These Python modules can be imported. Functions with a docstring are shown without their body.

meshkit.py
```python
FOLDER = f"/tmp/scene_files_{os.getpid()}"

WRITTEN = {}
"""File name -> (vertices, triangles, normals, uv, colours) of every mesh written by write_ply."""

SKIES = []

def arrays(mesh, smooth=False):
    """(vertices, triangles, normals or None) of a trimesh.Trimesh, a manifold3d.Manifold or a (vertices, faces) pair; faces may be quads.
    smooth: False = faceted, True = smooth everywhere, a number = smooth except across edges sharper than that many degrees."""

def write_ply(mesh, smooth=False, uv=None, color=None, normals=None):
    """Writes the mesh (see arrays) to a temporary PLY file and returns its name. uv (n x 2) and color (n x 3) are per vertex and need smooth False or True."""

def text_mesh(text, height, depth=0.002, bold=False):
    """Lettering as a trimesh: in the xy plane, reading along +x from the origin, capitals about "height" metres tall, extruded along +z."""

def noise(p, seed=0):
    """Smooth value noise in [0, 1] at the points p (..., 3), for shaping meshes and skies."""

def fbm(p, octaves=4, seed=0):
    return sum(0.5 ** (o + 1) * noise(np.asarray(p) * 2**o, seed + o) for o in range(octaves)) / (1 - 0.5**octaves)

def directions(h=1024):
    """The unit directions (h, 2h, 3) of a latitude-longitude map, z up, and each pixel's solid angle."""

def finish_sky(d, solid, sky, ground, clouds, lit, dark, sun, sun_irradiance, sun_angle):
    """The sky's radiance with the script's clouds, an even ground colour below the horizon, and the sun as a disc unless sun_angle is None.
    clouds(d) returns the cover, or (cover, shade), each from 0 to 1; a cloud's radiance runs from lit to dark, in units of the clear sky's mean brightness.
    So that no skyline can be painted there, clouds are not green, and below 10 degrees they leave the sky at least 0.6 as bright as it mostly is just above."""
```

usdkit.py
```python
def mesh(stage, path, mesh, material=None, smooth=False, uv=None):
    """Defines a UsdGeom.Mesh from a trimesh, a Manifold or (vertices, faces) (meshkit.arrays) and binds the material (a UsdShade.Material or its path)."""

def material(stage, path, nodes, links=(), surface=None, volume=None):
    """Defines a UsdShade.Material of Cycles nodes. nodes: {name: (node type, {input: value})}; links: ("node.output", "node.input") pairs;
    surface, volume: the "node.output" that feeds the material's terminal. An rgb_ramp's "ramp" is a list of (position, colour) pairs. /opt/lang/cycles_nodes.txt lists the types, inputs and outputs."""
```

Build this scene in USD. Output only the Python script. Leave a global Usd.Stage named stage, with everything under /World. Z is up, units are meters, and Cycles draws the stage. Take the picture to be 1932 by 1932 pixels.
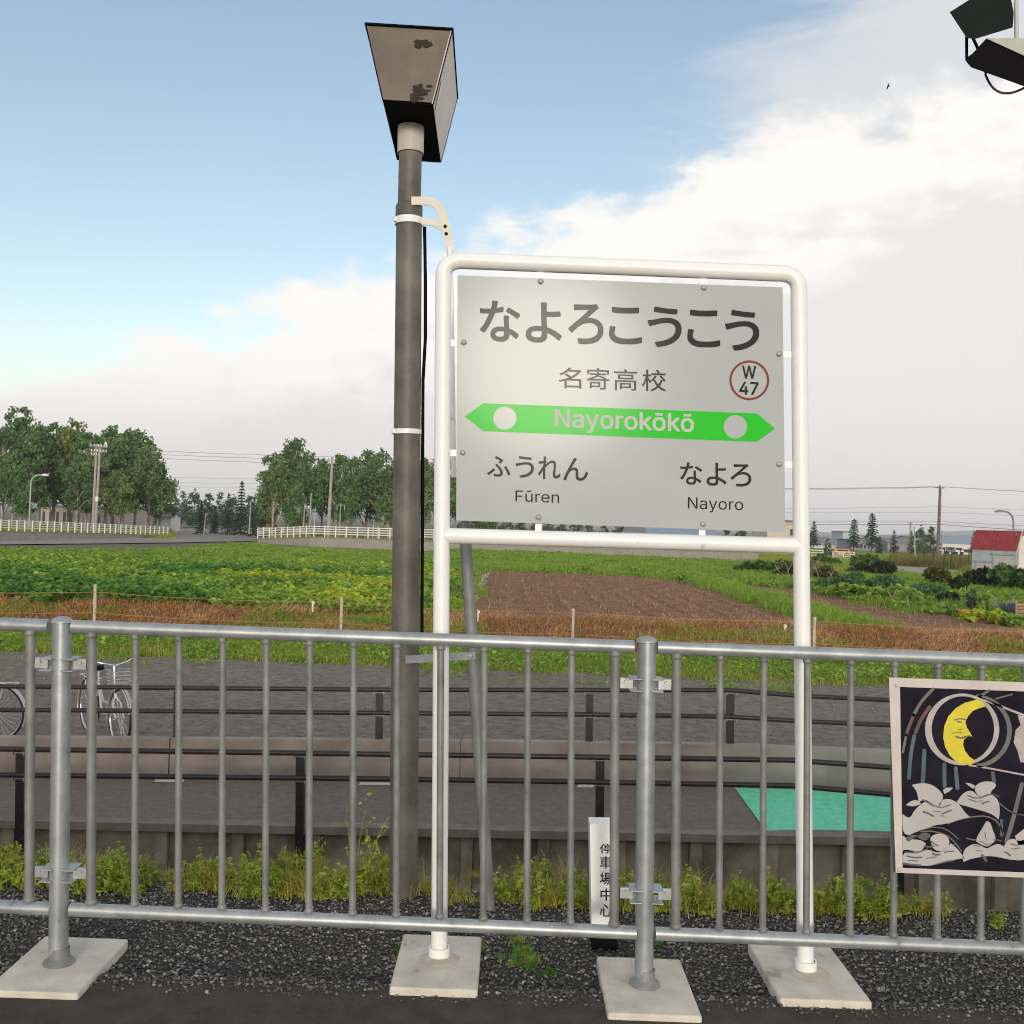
import json, math
import numpy as np, trimesh, manifold3d
from shapely.geometry import Polygon, LineString, Point, MultiPolygon
from shapely import affinity, union_all
import usdkit, meshkit
from pxr import Usd, UsdGeom, UsdLux, UsdShade, Sdf, Gf, Vt

stage = Usd.Stage.CreateInMemory()
UsdGeom.SetStageUpAxis(stage, 'Z')
UsdGeom.SetStageMetersPerUnit(stage, 1.0)
UsdGeom.Xform.Define(stage, '/World')
UsdGeom.Scope.Define(stage, '/World/Looks')

# ------------------------------------------------------------------ camera
EYE = np.array([0.0, 0.0, 1.5])
PITCH, ROLL, FOC = math.radians(0.7065), math.radians(2.1), 1946.0 / 1932.0
cam = UsdGeom.Camera.Define(stage, '/World/camera')
F0 = np.array([0, math.cos(PITCH), math.sin(PITCH)])
U00 = np.array([0, -math.sin(PITCH), math.cos(PITCH)])
X0 = np.array([1.0, 0, 0])
RC = math.cos(ROLL) * X0 + math.sin(ROLL) * U00
UC = -math.sin(ROLL) * X0 + math.cos(ROLL) * U00
m = np.eye(4)
m[0, :3], m[1, :3], m[2, :3], m[3, :3] = RC, UC, -F0, EYE
cam.AddTransformOp().Set(Gf.Matrix4d(m.tolist()))
cam.CreateHorizontalApertureAttr(36.0)
cam.CreateVerticalApertureAttr(36.0)
cam.CreateFocalLengthAttr(36.0 * FOC)
cam.CreateClippingRangeAttr(Gf.Vec2f(0.05, 30000.0))
cam.CreateExposureAttr(1.05)

# ------------------------------------------------------------------ sky and sun
SUN_EL, SUN_AZ = math.radians(8.9), math.radians(178.4)          # low evening sun behind the photographer
sun_dir = np.array([math.sin(SUN_AZ) * math.cos(SUN_EL), math.cos(SUN_AZ) * math.cos(SUN_EL), math.sin(SUN_EL)])
sun = UsdLux.DistantLight.Define(stage, '/World/sun')
zc = sun_dir / np.linalg.norm(sun_dir)
xc = np.cross([0, 0, 1.0], zc); xc /= np.linalg.norm(xc)
yc = np.cross(zc, xc)
m = np.eye(4); m[0, :3], m[1, :3], m[2, :3] = xc, yc, zc
sun.AddTransformOp().Set(Gf.Matrix4d(m.tolist()))
sun.CreateIntensityAttr(0.25)
sun.CreateAngleAttr(10.0)
sun.CreateColorAttr(Gf.Vec3f(1.0, 0.90, 0.75))
sun.CreateNormalizeAttr(True)

SKY_STRENGTH = 0.136
CREAM, GREY, LOW = (3.75, 3.62, 3.45), (3.12, 3.02, 3.0), (3.0, 2.88, 2.83)
sky = UsdLux.DomeLight.Define(stage, '/World/sky')
N = {"geo": ("texture_coordinate", {}), "xyz": ("separate_xyz", {}),
     "sky": ("sky_texture", {"sky_type": "single_scattering", "sun_disc": False, "sun_elevation": SUN_EL, "sun_rotation": SUN_AZ, "air_density": 1.0, "aerosol_density": 0.8, "ozone_density": 1.6}),
     "bg": ("background_shader", {"strength": SKY_STRENGTH})}
L = [("geo.generated", "xyz.vector")]
def M(name, op, a, b=None, c=None, clamp=False):
    ins = {"math_type": op}
    if clamp: ins["use_clamp"] = True
    for k, v in (("value1", a), ("value2", b), ("value3", c)):
        if v is None: continue
        if isinstance(v, str): L.append((v, f"{name}.{k}"))
        else: ins[k] = float(v)
    N[name] = ("math", ins)
    return f"{name}.value"
def smooth(name, v, a, b, lo=0.0, hi=1.0):
    N[name] = ("map_range", {"range_type": "smoothstep", "from_min": a, "from_max": b, "to_min": lo, "to_max": hi, "clamp": True})
    L.append((v, f"{name}.value"))
    return f"{name}.result"
def noise(name, scale, det, rough, stretch, dist=0.0, rot=(0, 0, 0)):
    N[name + "m"] = ("mapping", {"scale": stretch, "rotation": rot})
    N[name] = ("noise_texture", {"scale": scale, "detail": det, "roughness": rough, "distortion": dist})
    L.extend([("geo.generated", name + "m.vector"), (name + "m.vector", name + ".vector")])
    return name + ".fac"
# t > 0 where the cloud deck covers the sky: everything ahead and to the right of a straight front edge
t = M("t2", "multiply_add", "xyz.z", -3.6, M("t1", "multiply_add", "xyz.x", 1.35, "xyz.y"))
puff = noise("puff", 9.0, 7, 0.6, (1, 1, 2.2), 0.3)
fine = noise("fine", 30.0, 5, 0.6, (1, 1, 2.0), 0.2)
streak = noise("streak", 3.0, 6, 0.55, (1, 1, 6.0), 0.4, (0, 0.22, 0))
wispn = noise("wispn", 5.0, 7, 0.62, (1, 1, 2.6), 0.8, (0, 0.45, 0))
tn = M("tn2", "multiply_add", M("tnb", "subtract", fine, 0.5), 0.16, M("tn1", "multiply_add", M("tna", "subtract", puff, 0.5), 0.62, t))
cover = smooth("cover", tn, -0.13, 0.05)
w = M("w2", "multiply_add", M("w1a", "subtract", wispn, 0.5), 0.5, M("w1", "multiply_add", t, 0.25, "xyz.x"))
wisp = M("wisp", "multiply", smooth("wisps", w, 0.02, 0.24), 0.9)
# shade of the deck: bright at its lit front, greyer further in, in long soft bands
ts = M("ts2", "multiply_add", M("tnc", "subtract", fine, 0.5), -0.5, M("ts1", "multiply_add", M("tnd", "subtract", puff, 0.5), -0.9, M("ts", "multiply_add", M("tsa", "subtract", streak, 0.5), 0.9, t)))
shade = smooth("shade", ts, 0.16, 0.50)
shade2 = M("sh2", "multiply", shade, smooth("sh3", streak, 0.25, 0.55, 0.7, 1.0))
N["deck"] = ("mix", {"color1": CREAM, "color2": GREY}); L.append((shade2, "deck.fac"))
lowf = smooth("lowf", "xyz.z", 0.12, 0.02)
N["deck2"] = ("mix", {"color2": LOW}); L.extend([("deck.color", "deck2.color1"), (lowf, "deck2.fac")])
N["skyc"] = ("mix", {"mix_type": "multiply", "fac": 1.0, "color2": (0.97, 0.845, 0.765)}); L.append(("sky.color", "skyc.color1"))
N["a1"] = ("mix", {"color2": (2.7, 2.75, 2.85)}); L.extend([("skyc.color", "a1.color1"), (wisp, "a1.fac")])
N["a2"] = ("mix", {}); L.extend([("a1.color", "a2.color1"), ("deck2.color", "a2.color2"), (cover, "a2.fac")])
hz = smooth("hz", "xyz.z", 0.17, 0.0, 0.0, 0.8)
N["a3"] = ("mix", {"color2": LOW}); L.extend([("a2.color", "a3.color1"), (hz, "a3.fac")])
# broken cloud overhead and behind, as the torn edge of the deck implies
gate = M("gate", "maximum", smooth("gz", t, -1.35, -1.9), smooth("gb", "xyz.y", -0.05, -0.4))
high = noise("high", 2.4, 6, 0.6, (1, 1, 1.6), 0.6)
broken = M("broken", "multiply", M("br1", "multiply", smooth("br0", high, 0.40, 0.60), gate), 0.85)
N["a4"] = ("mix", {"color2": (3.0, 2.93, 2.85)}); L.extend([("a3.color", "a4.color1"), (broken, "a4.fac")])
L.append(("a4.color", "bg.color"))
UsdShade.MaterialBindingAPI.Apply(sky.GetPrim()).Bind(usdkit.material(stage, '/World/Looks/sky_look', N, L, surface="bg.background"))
sky.GetPrim().SetCustomDataByKey('kind', 'structure')

# ------------------------------------------------------------------ helpers
HZ0, S0 = 990.0, 0.0367
def hor(dx): return HZ0 + S0 * (dx - 966)
def at(dx, dy, D):
    """The point at depth D (metres along y) that the photograph shows at (dx, dy)."""
    r = F0 + (dx - 966) / 1946.0 * RC + (966 - dy) / 1946.0 * UC
    return EYE + r * (D / r[1])
def gp(dx, dy, z):
    r = F0 + (dx - 966) / 1946.0 * RC + (966 - dy) / 1946.0 * UC
    return EYE + r * ((z - EYE[2]) / r[2])

used = {}
def numbered(path):
    n = used.get(path, -1) + 1
    used[path] = n
    return path if n == 0 else f"{path}_{n:03d}"
def setd(p, label=None, cat=None, group=None, kind=None):
    for k, v in (('label', label), ('category', cat), ('group', group), ('kind', kind)):
        if v: p.SetCustomDataByKey(k, v)
    return p
def thing(name, label, cat, loc=(0, 0, 0), rz=0, scale=None, group=None, kind=None):
    x = UsdGeom.Xform.Define(stage, numbered('/World/' + name))
    x.AddTranslateOp().Set(Gf.Vec3d(*map(float, loc)))
    if rz: x.AddRotateZOp().Set(float(rz))
    if scale is not None: x.AddScaleOp().Set(Gf.Vec3f(*map(float, np.broadcast_to(scale, 3))))
    p = setd(x.GetPrim(), label, cat, group, kind)
    ORIGIN[str(p.GetPath())] = np.array(loc, float)
    return p
ORIGIN = {}
def vf(mesh):
    if hasattr(mesh, 'to_mesh'):
        q = mesh.to_mesh(); return np.array(q.vert_properties[:, :3], float), np.array(q.tri_verts, int)
    if isinstance(mesh, (tuple, list)):
        v, f = np.asarray(mesh[0], float), np.asarray(mesh[1], int)
        if f.shape[1] == 4: f = np.vstack([f[:, [0, 1, 2]], f[:, [0, 2, 3]]])
        return v, f
    return np.array(mesh.vertices, float), np.array(mesh.faces, int)
def cat(meshes):
    vs, fs, n = [], [], 0
    for q in meshes:
        v, f = vf(q); vs.append(v); fs.append(f + n); n += len(v)
    return np.vstack(vs), np.vstack(fs)
def part(name, mesh, mat, parent, smooth=False, label=None, kind=None, local=False):
    """A mesh under a thing or part. World coordinates are brought to the thing's origin unless local."""
    pp = str(parent.GetPath()) if not isinstance(parent, str) else parent
    root = '/'.join(pp.split('/')[:3])
    v, f = vf(mesh)
    if not local: v = v - ORIGIN.get(root, 0)
    p = usdkit.mesh(stage, numbered(pp + '/' + name), (v, f), mat, smooth).GetPrim()
    return setd(p, label, kind=kind)
def top(name, mesh, mat, label=None, cat_=None, group=None, kind=None, smooth=False):
    p = usdkit.mesh(stage, numbered('/World/' + name), vf(mesh), mat, smooth).GetPrim()
    return setd(p, label, cat_, group, kind)
def dup(src, loc, rz, scale, label, group=None):
    name = src.GetName()
    import re
    name = re.sub(r'_\d{3}$', '', name)
    was = src.GetCustomData()
    x = UsdGeom.Xform.Define(stage, numbered('/World/' + name))
    x.GetPrim().GetReferences().AddInternalReference(src.GetPath())
    x.GetPrim().SetInstanceable(True)
    xf = UsdGeom.Xformable(x)
    xf.ClearXformOpOrder()
    mat = Gf.Matrix4d().SetScale(Gf.Vec3d(*map(float, np.broadcast_to(scale, 3)))) * Gf.Matrix4d().SetRotate(Gf.Rotation(Gf.Vec3d(0, 0, 1), float(rz))) * Gf.Matrix4d().SetTranslate(Gf.Vec3d(*map(float, loc)))
    xf.AddTransformOp().Set(mat)
    return setd(x.GetPrim(), label, was['category'], group or was.get('group'))

def box(c, s, R=None):
    v = np.array([[x, y, z] for x in (-.5, .5) for y in (-.5, .5) for z in (-.5, .5)]) * np.asarray(s, float)
    f = np.array([[0, 1, 3], [0, 3, 2], [4, 6, 7], [4, 7, 5], [0, 4, 5], [0, 5, 1], [2, 3, 7], [2, 7, 6], [0, 2, 6], [0, 6, 4], [1, 5, 7], [1, 7, 3]])
    if R is not None: v = v @ np.asarray(R).T
    return v + np.asarray(c, float), f
def rbox(c, s, r=0.004, R=None):
    """A box with rounded edges."""
    s = np.asarray(s, float); h = np.maximum(s / 2 - r, 1e-4)
    ball = manifold3d.Manifold.sphere(r, 8)
    q = manifold3d.Manifold.batch_hull([ball.translate((sx * h[0], sy * h[1], sz * h[2])) for sx in (-1, 1) for sy in (-1, 1) for sz in (-1, 1)])
    v, f = vf(q)
    if R is not None: v = v @ np.asarray(R).T
    return v + np.asarray(c, float), f
def hull(points):
    return vf(trimesh.convex.convex_hull(np.array(points, float)))
def tube(pts, r, n=12, caps=True):
    pts = np.asarray(pts, float); k = len(pts)
    r = np.broadcast_to(r, k)
    d = np.gradient(pts, axis=0); d /= np.maximum(np.linalg.norm(d, axis=1, keepdims=True), 1e-12)
    a = np.array([0, 0, 1.0]) if abs(d[0, 2]) < .9 else np.array([1.0, 0, 0])
    u = np.cross(d[0], a); u /= np.linalg.norm(u)
    th = np.arange(n) / n * 2 * math.pi
    vs = []
    for i in range(k):
        u = u - d[i] * (u @ d[i]); u /= np.linalg.norm(u)
        w_ = np.cross(d[i], u)
        vs.append(pts[i] + r[i] * (np.cos(th)[:, None] * u + np.sin(th)[:, None] * w_))
    v = np.vstack(vs); f = []
    for i in range(k - 1):
        for j in range(n):
            a0, b0 = i * n + j, i * n + (j + 1) % n
            f += [[a0, b0, b0 + n], [a0, b0 + n, a0 + n]]
    if caps:
        v = np.vstack([v, pts[0], pts[-1]]); c0, c1 = len(v) - 2, len(v) - 1
        for j in range(n):
            f += [[c0, (j + 1) % n, j], [c1, (k - 1) * n + j, (k - 1) * n + (j + 1) % n]]
    return v, np.array(f)
def lathe(profile, base, n=24, axis=None):
    """profile: (radius, height) pairs up the axis from base."""
    p = np.asarray(profile, float); th = np.arange(n) / n * 2 * math.pi
    ax = np.array([0, 0, 1.0]) if axis is None else np.asarray(axis, float) / np.linalg.norm(axis)
    a = np.array([1.0, 0, 0]) if abs(ax[0]) < .9 else np.array([0, 1.0, 0])
    u = np.cross(ax, a); u /= np.linalg.norm(u); w_ = np.cross(ax, u)
    v = np.vstack([np.asarray(base) + ax * h + r * (np.cos(th)[:, None] * u + np.sin(th)[:, None] * w_) for r, h in p])
    f = [[i * n + j, i * n + (j + 1) % n, (i + 1) * n + (j + 1) % n] for i in range(len(p) - 1) for j in range(n)] + [[i * n + j, (i + 1) * n + (j + 1) % n, (i + 1) * n + j] for i in range(len(p) - 1) for j in range(n)]
    return v, np.array(f)
def bezier(p0, p1, p2, n=8):
    t_ = np.linspace(0, 1, n)[:, None]
    return (1 - t_) ** 2 * np.asarray(p0) + 2 * t_ * (1 - t_) * np.asarray(p1) + t_ ** 2 * np.asarray(p2)
def sheet_px(poly, to_px, D, th):
    """A thin raised print: polygon in the photograph's crop pixels laid on the plane at depth D."""
    out = []
    for g in getattr(poly, 'geoms', [poly]):
        if g.area < 1e-6: continue
        q = trimesh.creation.extrude_polygon(g, 1.0, engine='earcut')
        v = np.array([at(*to_px(x, y), D - th * z) for x, y, z in q.vertices])
        out.append((v, np.array(q.faces)[:, ::-1]))
    return cat(out)
def plane_poly(pts, z, th=None):
    """A flat polygon sheet at height z (or each point with its own z)."""
    pts = np.array([[*p[:2]] for p in pts]); pg = Polygon(pts)
    v, f = trimesh.creation.triangulate_polygon(pg, engine='earcut')
    v = np.column_stack([v, np.full(len(v), z)])
    n = np.cross(v[f[0, 1]] - v[f[0, 0]], v[f[0, 2]] - v[f[0, 0]])
    return v, (np.array(f) if n[2] > 0 else np.array(f)[:, ::-1])

# ------------------------------------------------------------------ materials
LK = '/World/Looks/'
def mat(name, c1, c2=None, scale=6.0, rough=0.6, metal=0.0, bump=0.0, bscale=None, bdist=0.01, spec=0.5, detail=6, extra=None, mid=(0.35, 0.65), coat=0.0, dirt=None):
    nodes = {"p": ("principled_bsdf", {"roughness": rough, "metallic": metal, "specular_ior_level": spec, **({"coat_weight": coat, "coat_roughness": 0.13} if coat else {}), **(extra or {})})}
    links = []
    if c2 is None:
        nodes["p"][1]["base_color"] = c1
    else:
        nodes["g"] = ("geometry", {})
        nodes["n"] = ("noise_texture", {"scale": scale, "detail": detail, "roughness": 0.65})
        stops = [(0, c1), (mid[0], c1), (mid[1], c2), (1, c2)]
        if dirt: stops = [(0, dirt[0]), (dirt[1], dirt[0]), (dirt[1] + .05, c1)] + stops[2:]
        nodes["r"] = ("rgb_ramp", {"ramp": stops})
        links += [("g.position", "n.vector"), ("n.fac", "r.fac"), ("r.color", "p.base_color")]
    if bump:
        nodes["g2"] = ("geometry", {})
        nodes["bn"] = ("noise_texture", {"scale": bscale or scale * 4, "detail": 5, "roughness": 0.7})
        nodes["b"] = ("bump", {"strength": bump, "distance": bdist})
        links += [("g2.position", "bn.vector"), ("bn.fac", "b.height"), ("b.normal", "p.normal")]
    return usdkit.material(stage, LK + name, nodes, links, surface="p.BSDF")
def leafmat(name, c1, c2, trans=0.35, scale=1.5, fs=7.0):
    """Leaves: two tones by noise in place, each leaf a little lighter or darker, some light passing through."""
    nodes = {"g": ("geometry", {}), "n": ("noise_texture", {"scale": scale, "detail": 3}),
             "n2": ("noise_texture", {"scale": fs, "detail": 1}), "m1": ("math", {"math_type": "multiply_add", "value2": 2.4, "value3": -1.12}),
             "m2": ("math", {"math_type": "multiply_add", "value2": 0.7}),
             "r": ("rgb_ramp", {"ramp": [(0.15, c1), (0.85, c2)]}),
             "d": ("principled_bsdf", {"roughness": 0.55, "specular_ior_level": 0.25}), "t": ("translucent_bsdf", {}), "x": ("mix_closure", {"fac": trans})}
    links = [("g.position", "n.vector"), ("g.position", "n2.vector"), ("n2.fac", "m1.value1"), ("n.fac", "m2.value1"), ("m1.value", "m2.value3"), ("m2.value", "r.fac"), ("r.color", "d.base_color"), ("r.color", "t.color"), ("d.BSDF", "x.closure1"), ("t.BSDF", "x.closure2")]
    return usdkit.material(stage, LK + name, nodes, links, surface="x.closure")

galv = mat('galvanised_steel', (.285, .32, .34), (.42, .455, .475), 11, 0.45, 0.55, 0.10, 70, .002, dirt=((.19, .15, .115), .31))
galv_dull = mat('weathered_steel', (.17, .18, .18), (.26, .275, .275), 9, 0.6, 0.3, 0.10, 70, .002, dirt=((.15, .12, .095), .31))
white_paint = mat('white_paint', (.79, .81, .82), (.84, .86, .87), 8, 0.36, 0, 0.05, 40, .002, dirt=((.60, .55, .47), .29))
board_white = mat('sign_enamel', (.375, .412, .43), (.40, .438, .456), 2, 0.6, 0, 0.0, spec=0.2, coat=0.14)
print_black = mat('black_print', (.012, .012, .013), None, rough=0.6, spec=.2, coat=.08)
print_green = mat('green_print', (.010, .50, .016), None, rough=0.6, spec=.2, coat=0.08)
print_brown = mat('brown_print', (.20, .05, .03), None, rough=0.6, spec=.2)
print_pale = mat('pale_print', (.50, .52, .51), None, rough=0.6, spec=.2)
bolt_steel = mat('bolt_steel', (.42, .42, .41), None, rough=0.5, metal=0.6)
lamp_pole_m = mat('brown_grey_pole_paint', (.085, .079, .067), (.165, .155, .135), 5, 0.55, 0.1, 0.12, 40, .003)
lamp_panel = mat('aged_lamp_panel', (.068, .053, .038), (.115, .09, .064), 6, 0.45, 0, 0.03, 60, .002)
lamp_side = mat('pale_lamp_panel', (.58, .50, .45), (.68, .60, .55), 5, 0.5)
black_m = mat('black_metal', (.004, .004, .005), None, rough=0.8, spec=0.1)
insect_m = mat('insect_stain', (.03, .025, .02), None, rough=0.9)
concrete_pad = mat('pale_concrete', (.52, .475, .41), (.70, .65, .57), 7, 0.85, 0, 0.35, 90, .004, detail=9, dirt=((.36, .31, .25), .33))
rust_m = mat('rust_stain', (.47, .40, .31), (.60, .55, .47), 30, 0.8)
asphalt = mat('platform_asphalt', (.032, .028, .023), (.082, .071, .06), 10, 0.9, 0, 0.8, 160, .008, detail=12, mid=(.25, .75))
lot_gravel = mat('lot_gravel', (.11, .092, .072), (.33, .285, .235), 5, 0.95, 0, 0.9, 45, .04, mid=(.25, .75), detail=12)
stone_m = usdkit.material(stage, LK + 'dark_stone', {"g": ("geometry", {}), "n": ("noise_texture", {"scale": 62, "detail": 1}), "r": ("rgb_ramp", {"ramp": [(.3, (.035, .033, .03)), (.5, (.085, .082, .075)), (.60, (.17, .165, .15)), (.67, (.27, .262, .245)), (.74, (.46, .45, .42))]}), "p": ("principled_bsdf", {"roughness": .75})}, [("g.position", "n.vector"), ("n.fac", "r.fac"), ("r.color", "p.base_color")], surface="p.BSDF")
wall_brown = mat('stained_concrete', (.17, .14, .10), (.42, .36, .28), 2.6, 0.9, 0, 0.4, 35, .01, detail=9)
wall_pink = mat('pinkish_concrete', (.24, .20, .17), (.36, .305, .265), 2.5, 0.9, 0, 0.3, 40, .008, detail=9)
wall_pale = mat('beige_concrete', (.25, .235, .205), (.31, .295, .26), 2.5, 0.9, 0, 0.3, 40, .008, detail=9)
kerb_m = mat('kerb_concrete', (.17, .15, .13), (.26, .23, .20), 5, 0.9, 0, 0.3, 60, .005)
deck_m = mat('ramp_asphalt', (.135, .11, .09), (.25, .208, .175), 14, 0.92, 0, 0.6, 120, .01, detail=10, mid=(.25, .75))
rail_dark = mat('dark_brown_pipe', (.018, .013, .014), (.035, .026, .026), 20, 0.42, 0.2)
teal_m = mat('teal_floor_paint', (.13, .62, .38), (.19, .76, .50), 14, 0.7, 0, 0.3, 90, .004, detail=9, dirt=((.12, .20, .14), .30))
white_line = mat('white_road_paint', (.6, .58, .53), (.7, .68, .64), 12, 0.7)
soil_m = mat('tilled_soil', (.165, .082, .04), (.28, .148, .074), 1.6, 0.97, 0, 0.7, 9, .05, detail=8)
earth_m = mat('ground_earth', (.10, .11, .05), (.14, .13, .07), 0.5, 0.97, 0, 0.4, 4, .05)
straw_base = mat('straw_bed', (.16, .09, .045), (.30, .17, .085), 2.5, 0.97, 0, 0.6, 14, .05)
straw_m = leafmat('dry_straw', (.30, .145, .055), (.76, .45, .21), 0.15, 2.0, fs=10)
grass_m = leafmat('fresh_grass', (.14, .25, .03), (.36, .50, .08), 0.4, 1.2, fs=9)
grass_dry = leafmat('yellowed_grass', (.26, .29, .05), (.50, .50, .11), 0.35, 1.5, fs=9)
weed_m = leafmat('weed_leaf', (.19, .28, .035), (.46, .54, .10), 0.35, 4, fs=34)
weed_yellow = leafmat('yellowed_weed', (.30, .27, .04), (.52, .46, .09), 0.35, 4, fs=34)
bean_m = leafmat('crop_leaf', (.12, .25, .025), (.40, .56, .09), 0.35, .35, fs=5)
bean_dark = leafmat('dark_crop_leaf', (.055, .17, .028), (.20, .38, .065), 0.3, .35, fs=5)
bean_yellow = leafmat('yellow_crop_leaf', (.28, .38, .03), (.55, .62, .07), 0.35, .6, fs=5)
tree_m = leafmat('tree_leaf', (.055, .13, .045), (.21, .34, .125), 0.3, .5, fs=2.6)
tree_m3 = leafmat('yellowish_tree_leaf', (.09, .15, .04), (.32, .40, .13), 0.3, .5, fs=2.6)
tree_m2 = leafmat('lighter_tree_leaf', (.075, .15, .05), (.27, .38, .15), 0.3, .5, fs=2.6)
far_leaf = leafmat('far_tree_leaf', (.055, .115, .065), (.14, .23, .13), 0.3, .3, fs=1.8)
fir_m = leafmat('fir_needle', (.022, .058, .036), (.075, .135, .08), 0.15, .6, fs=2.2)
rust_leaf = leafmat('rusty_tree_leaf', (.06, .06, .02), (.16, .11, .04), 0.3, .5, fs=2)
bark = mat('pale_bark', (.24, .21, .185), (.46, .41, .37), 2.0, 0.9)
bark_dark = mat('dark_bark', (.05, .04, .035), (.09, .075, .06), 2.0, 0.9)
road_m = mat('road_asphalt', (.22, .20, .18), (.29, .265, .24), .4, 0.9)
white_fence_m = mat('white_fence_paint', (.72, .71, .67), None, rough=0.5)
pole_conc = mat('pole_concrete', (.30, .28, .27), (.38, .36, .35), 3, 0.85)
pole_wood = mat('pole_dark_wood', (.12, .095, .085), (.20, .165, .15), 3, 0.85)
pole_green = mat('pole_pale_green', (.35, .42, .38), None, rough=0.6)
wire_m = mat('wire_rubber', (.03, .03, .035), None, rough=0.6)
rope_m = mat('orange_rope', (.42, .23, .10), None, rough=0.9)
stake_m = mat('pale_stake', (.42, .36, .28), (.55, .5, .42), 12, 0.85)
chrome = mat('bright_steel', (.72, .74, .76), None, rough=0.22, metal=0.9)
tyre_m = mat('tyre_rubber', (.015, .015, .016), None, rough=0.75)
silver_m = mat('silver_frame_paint', (.50, .50, .47), None, rough=0.3, metal=0.4)

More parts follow.
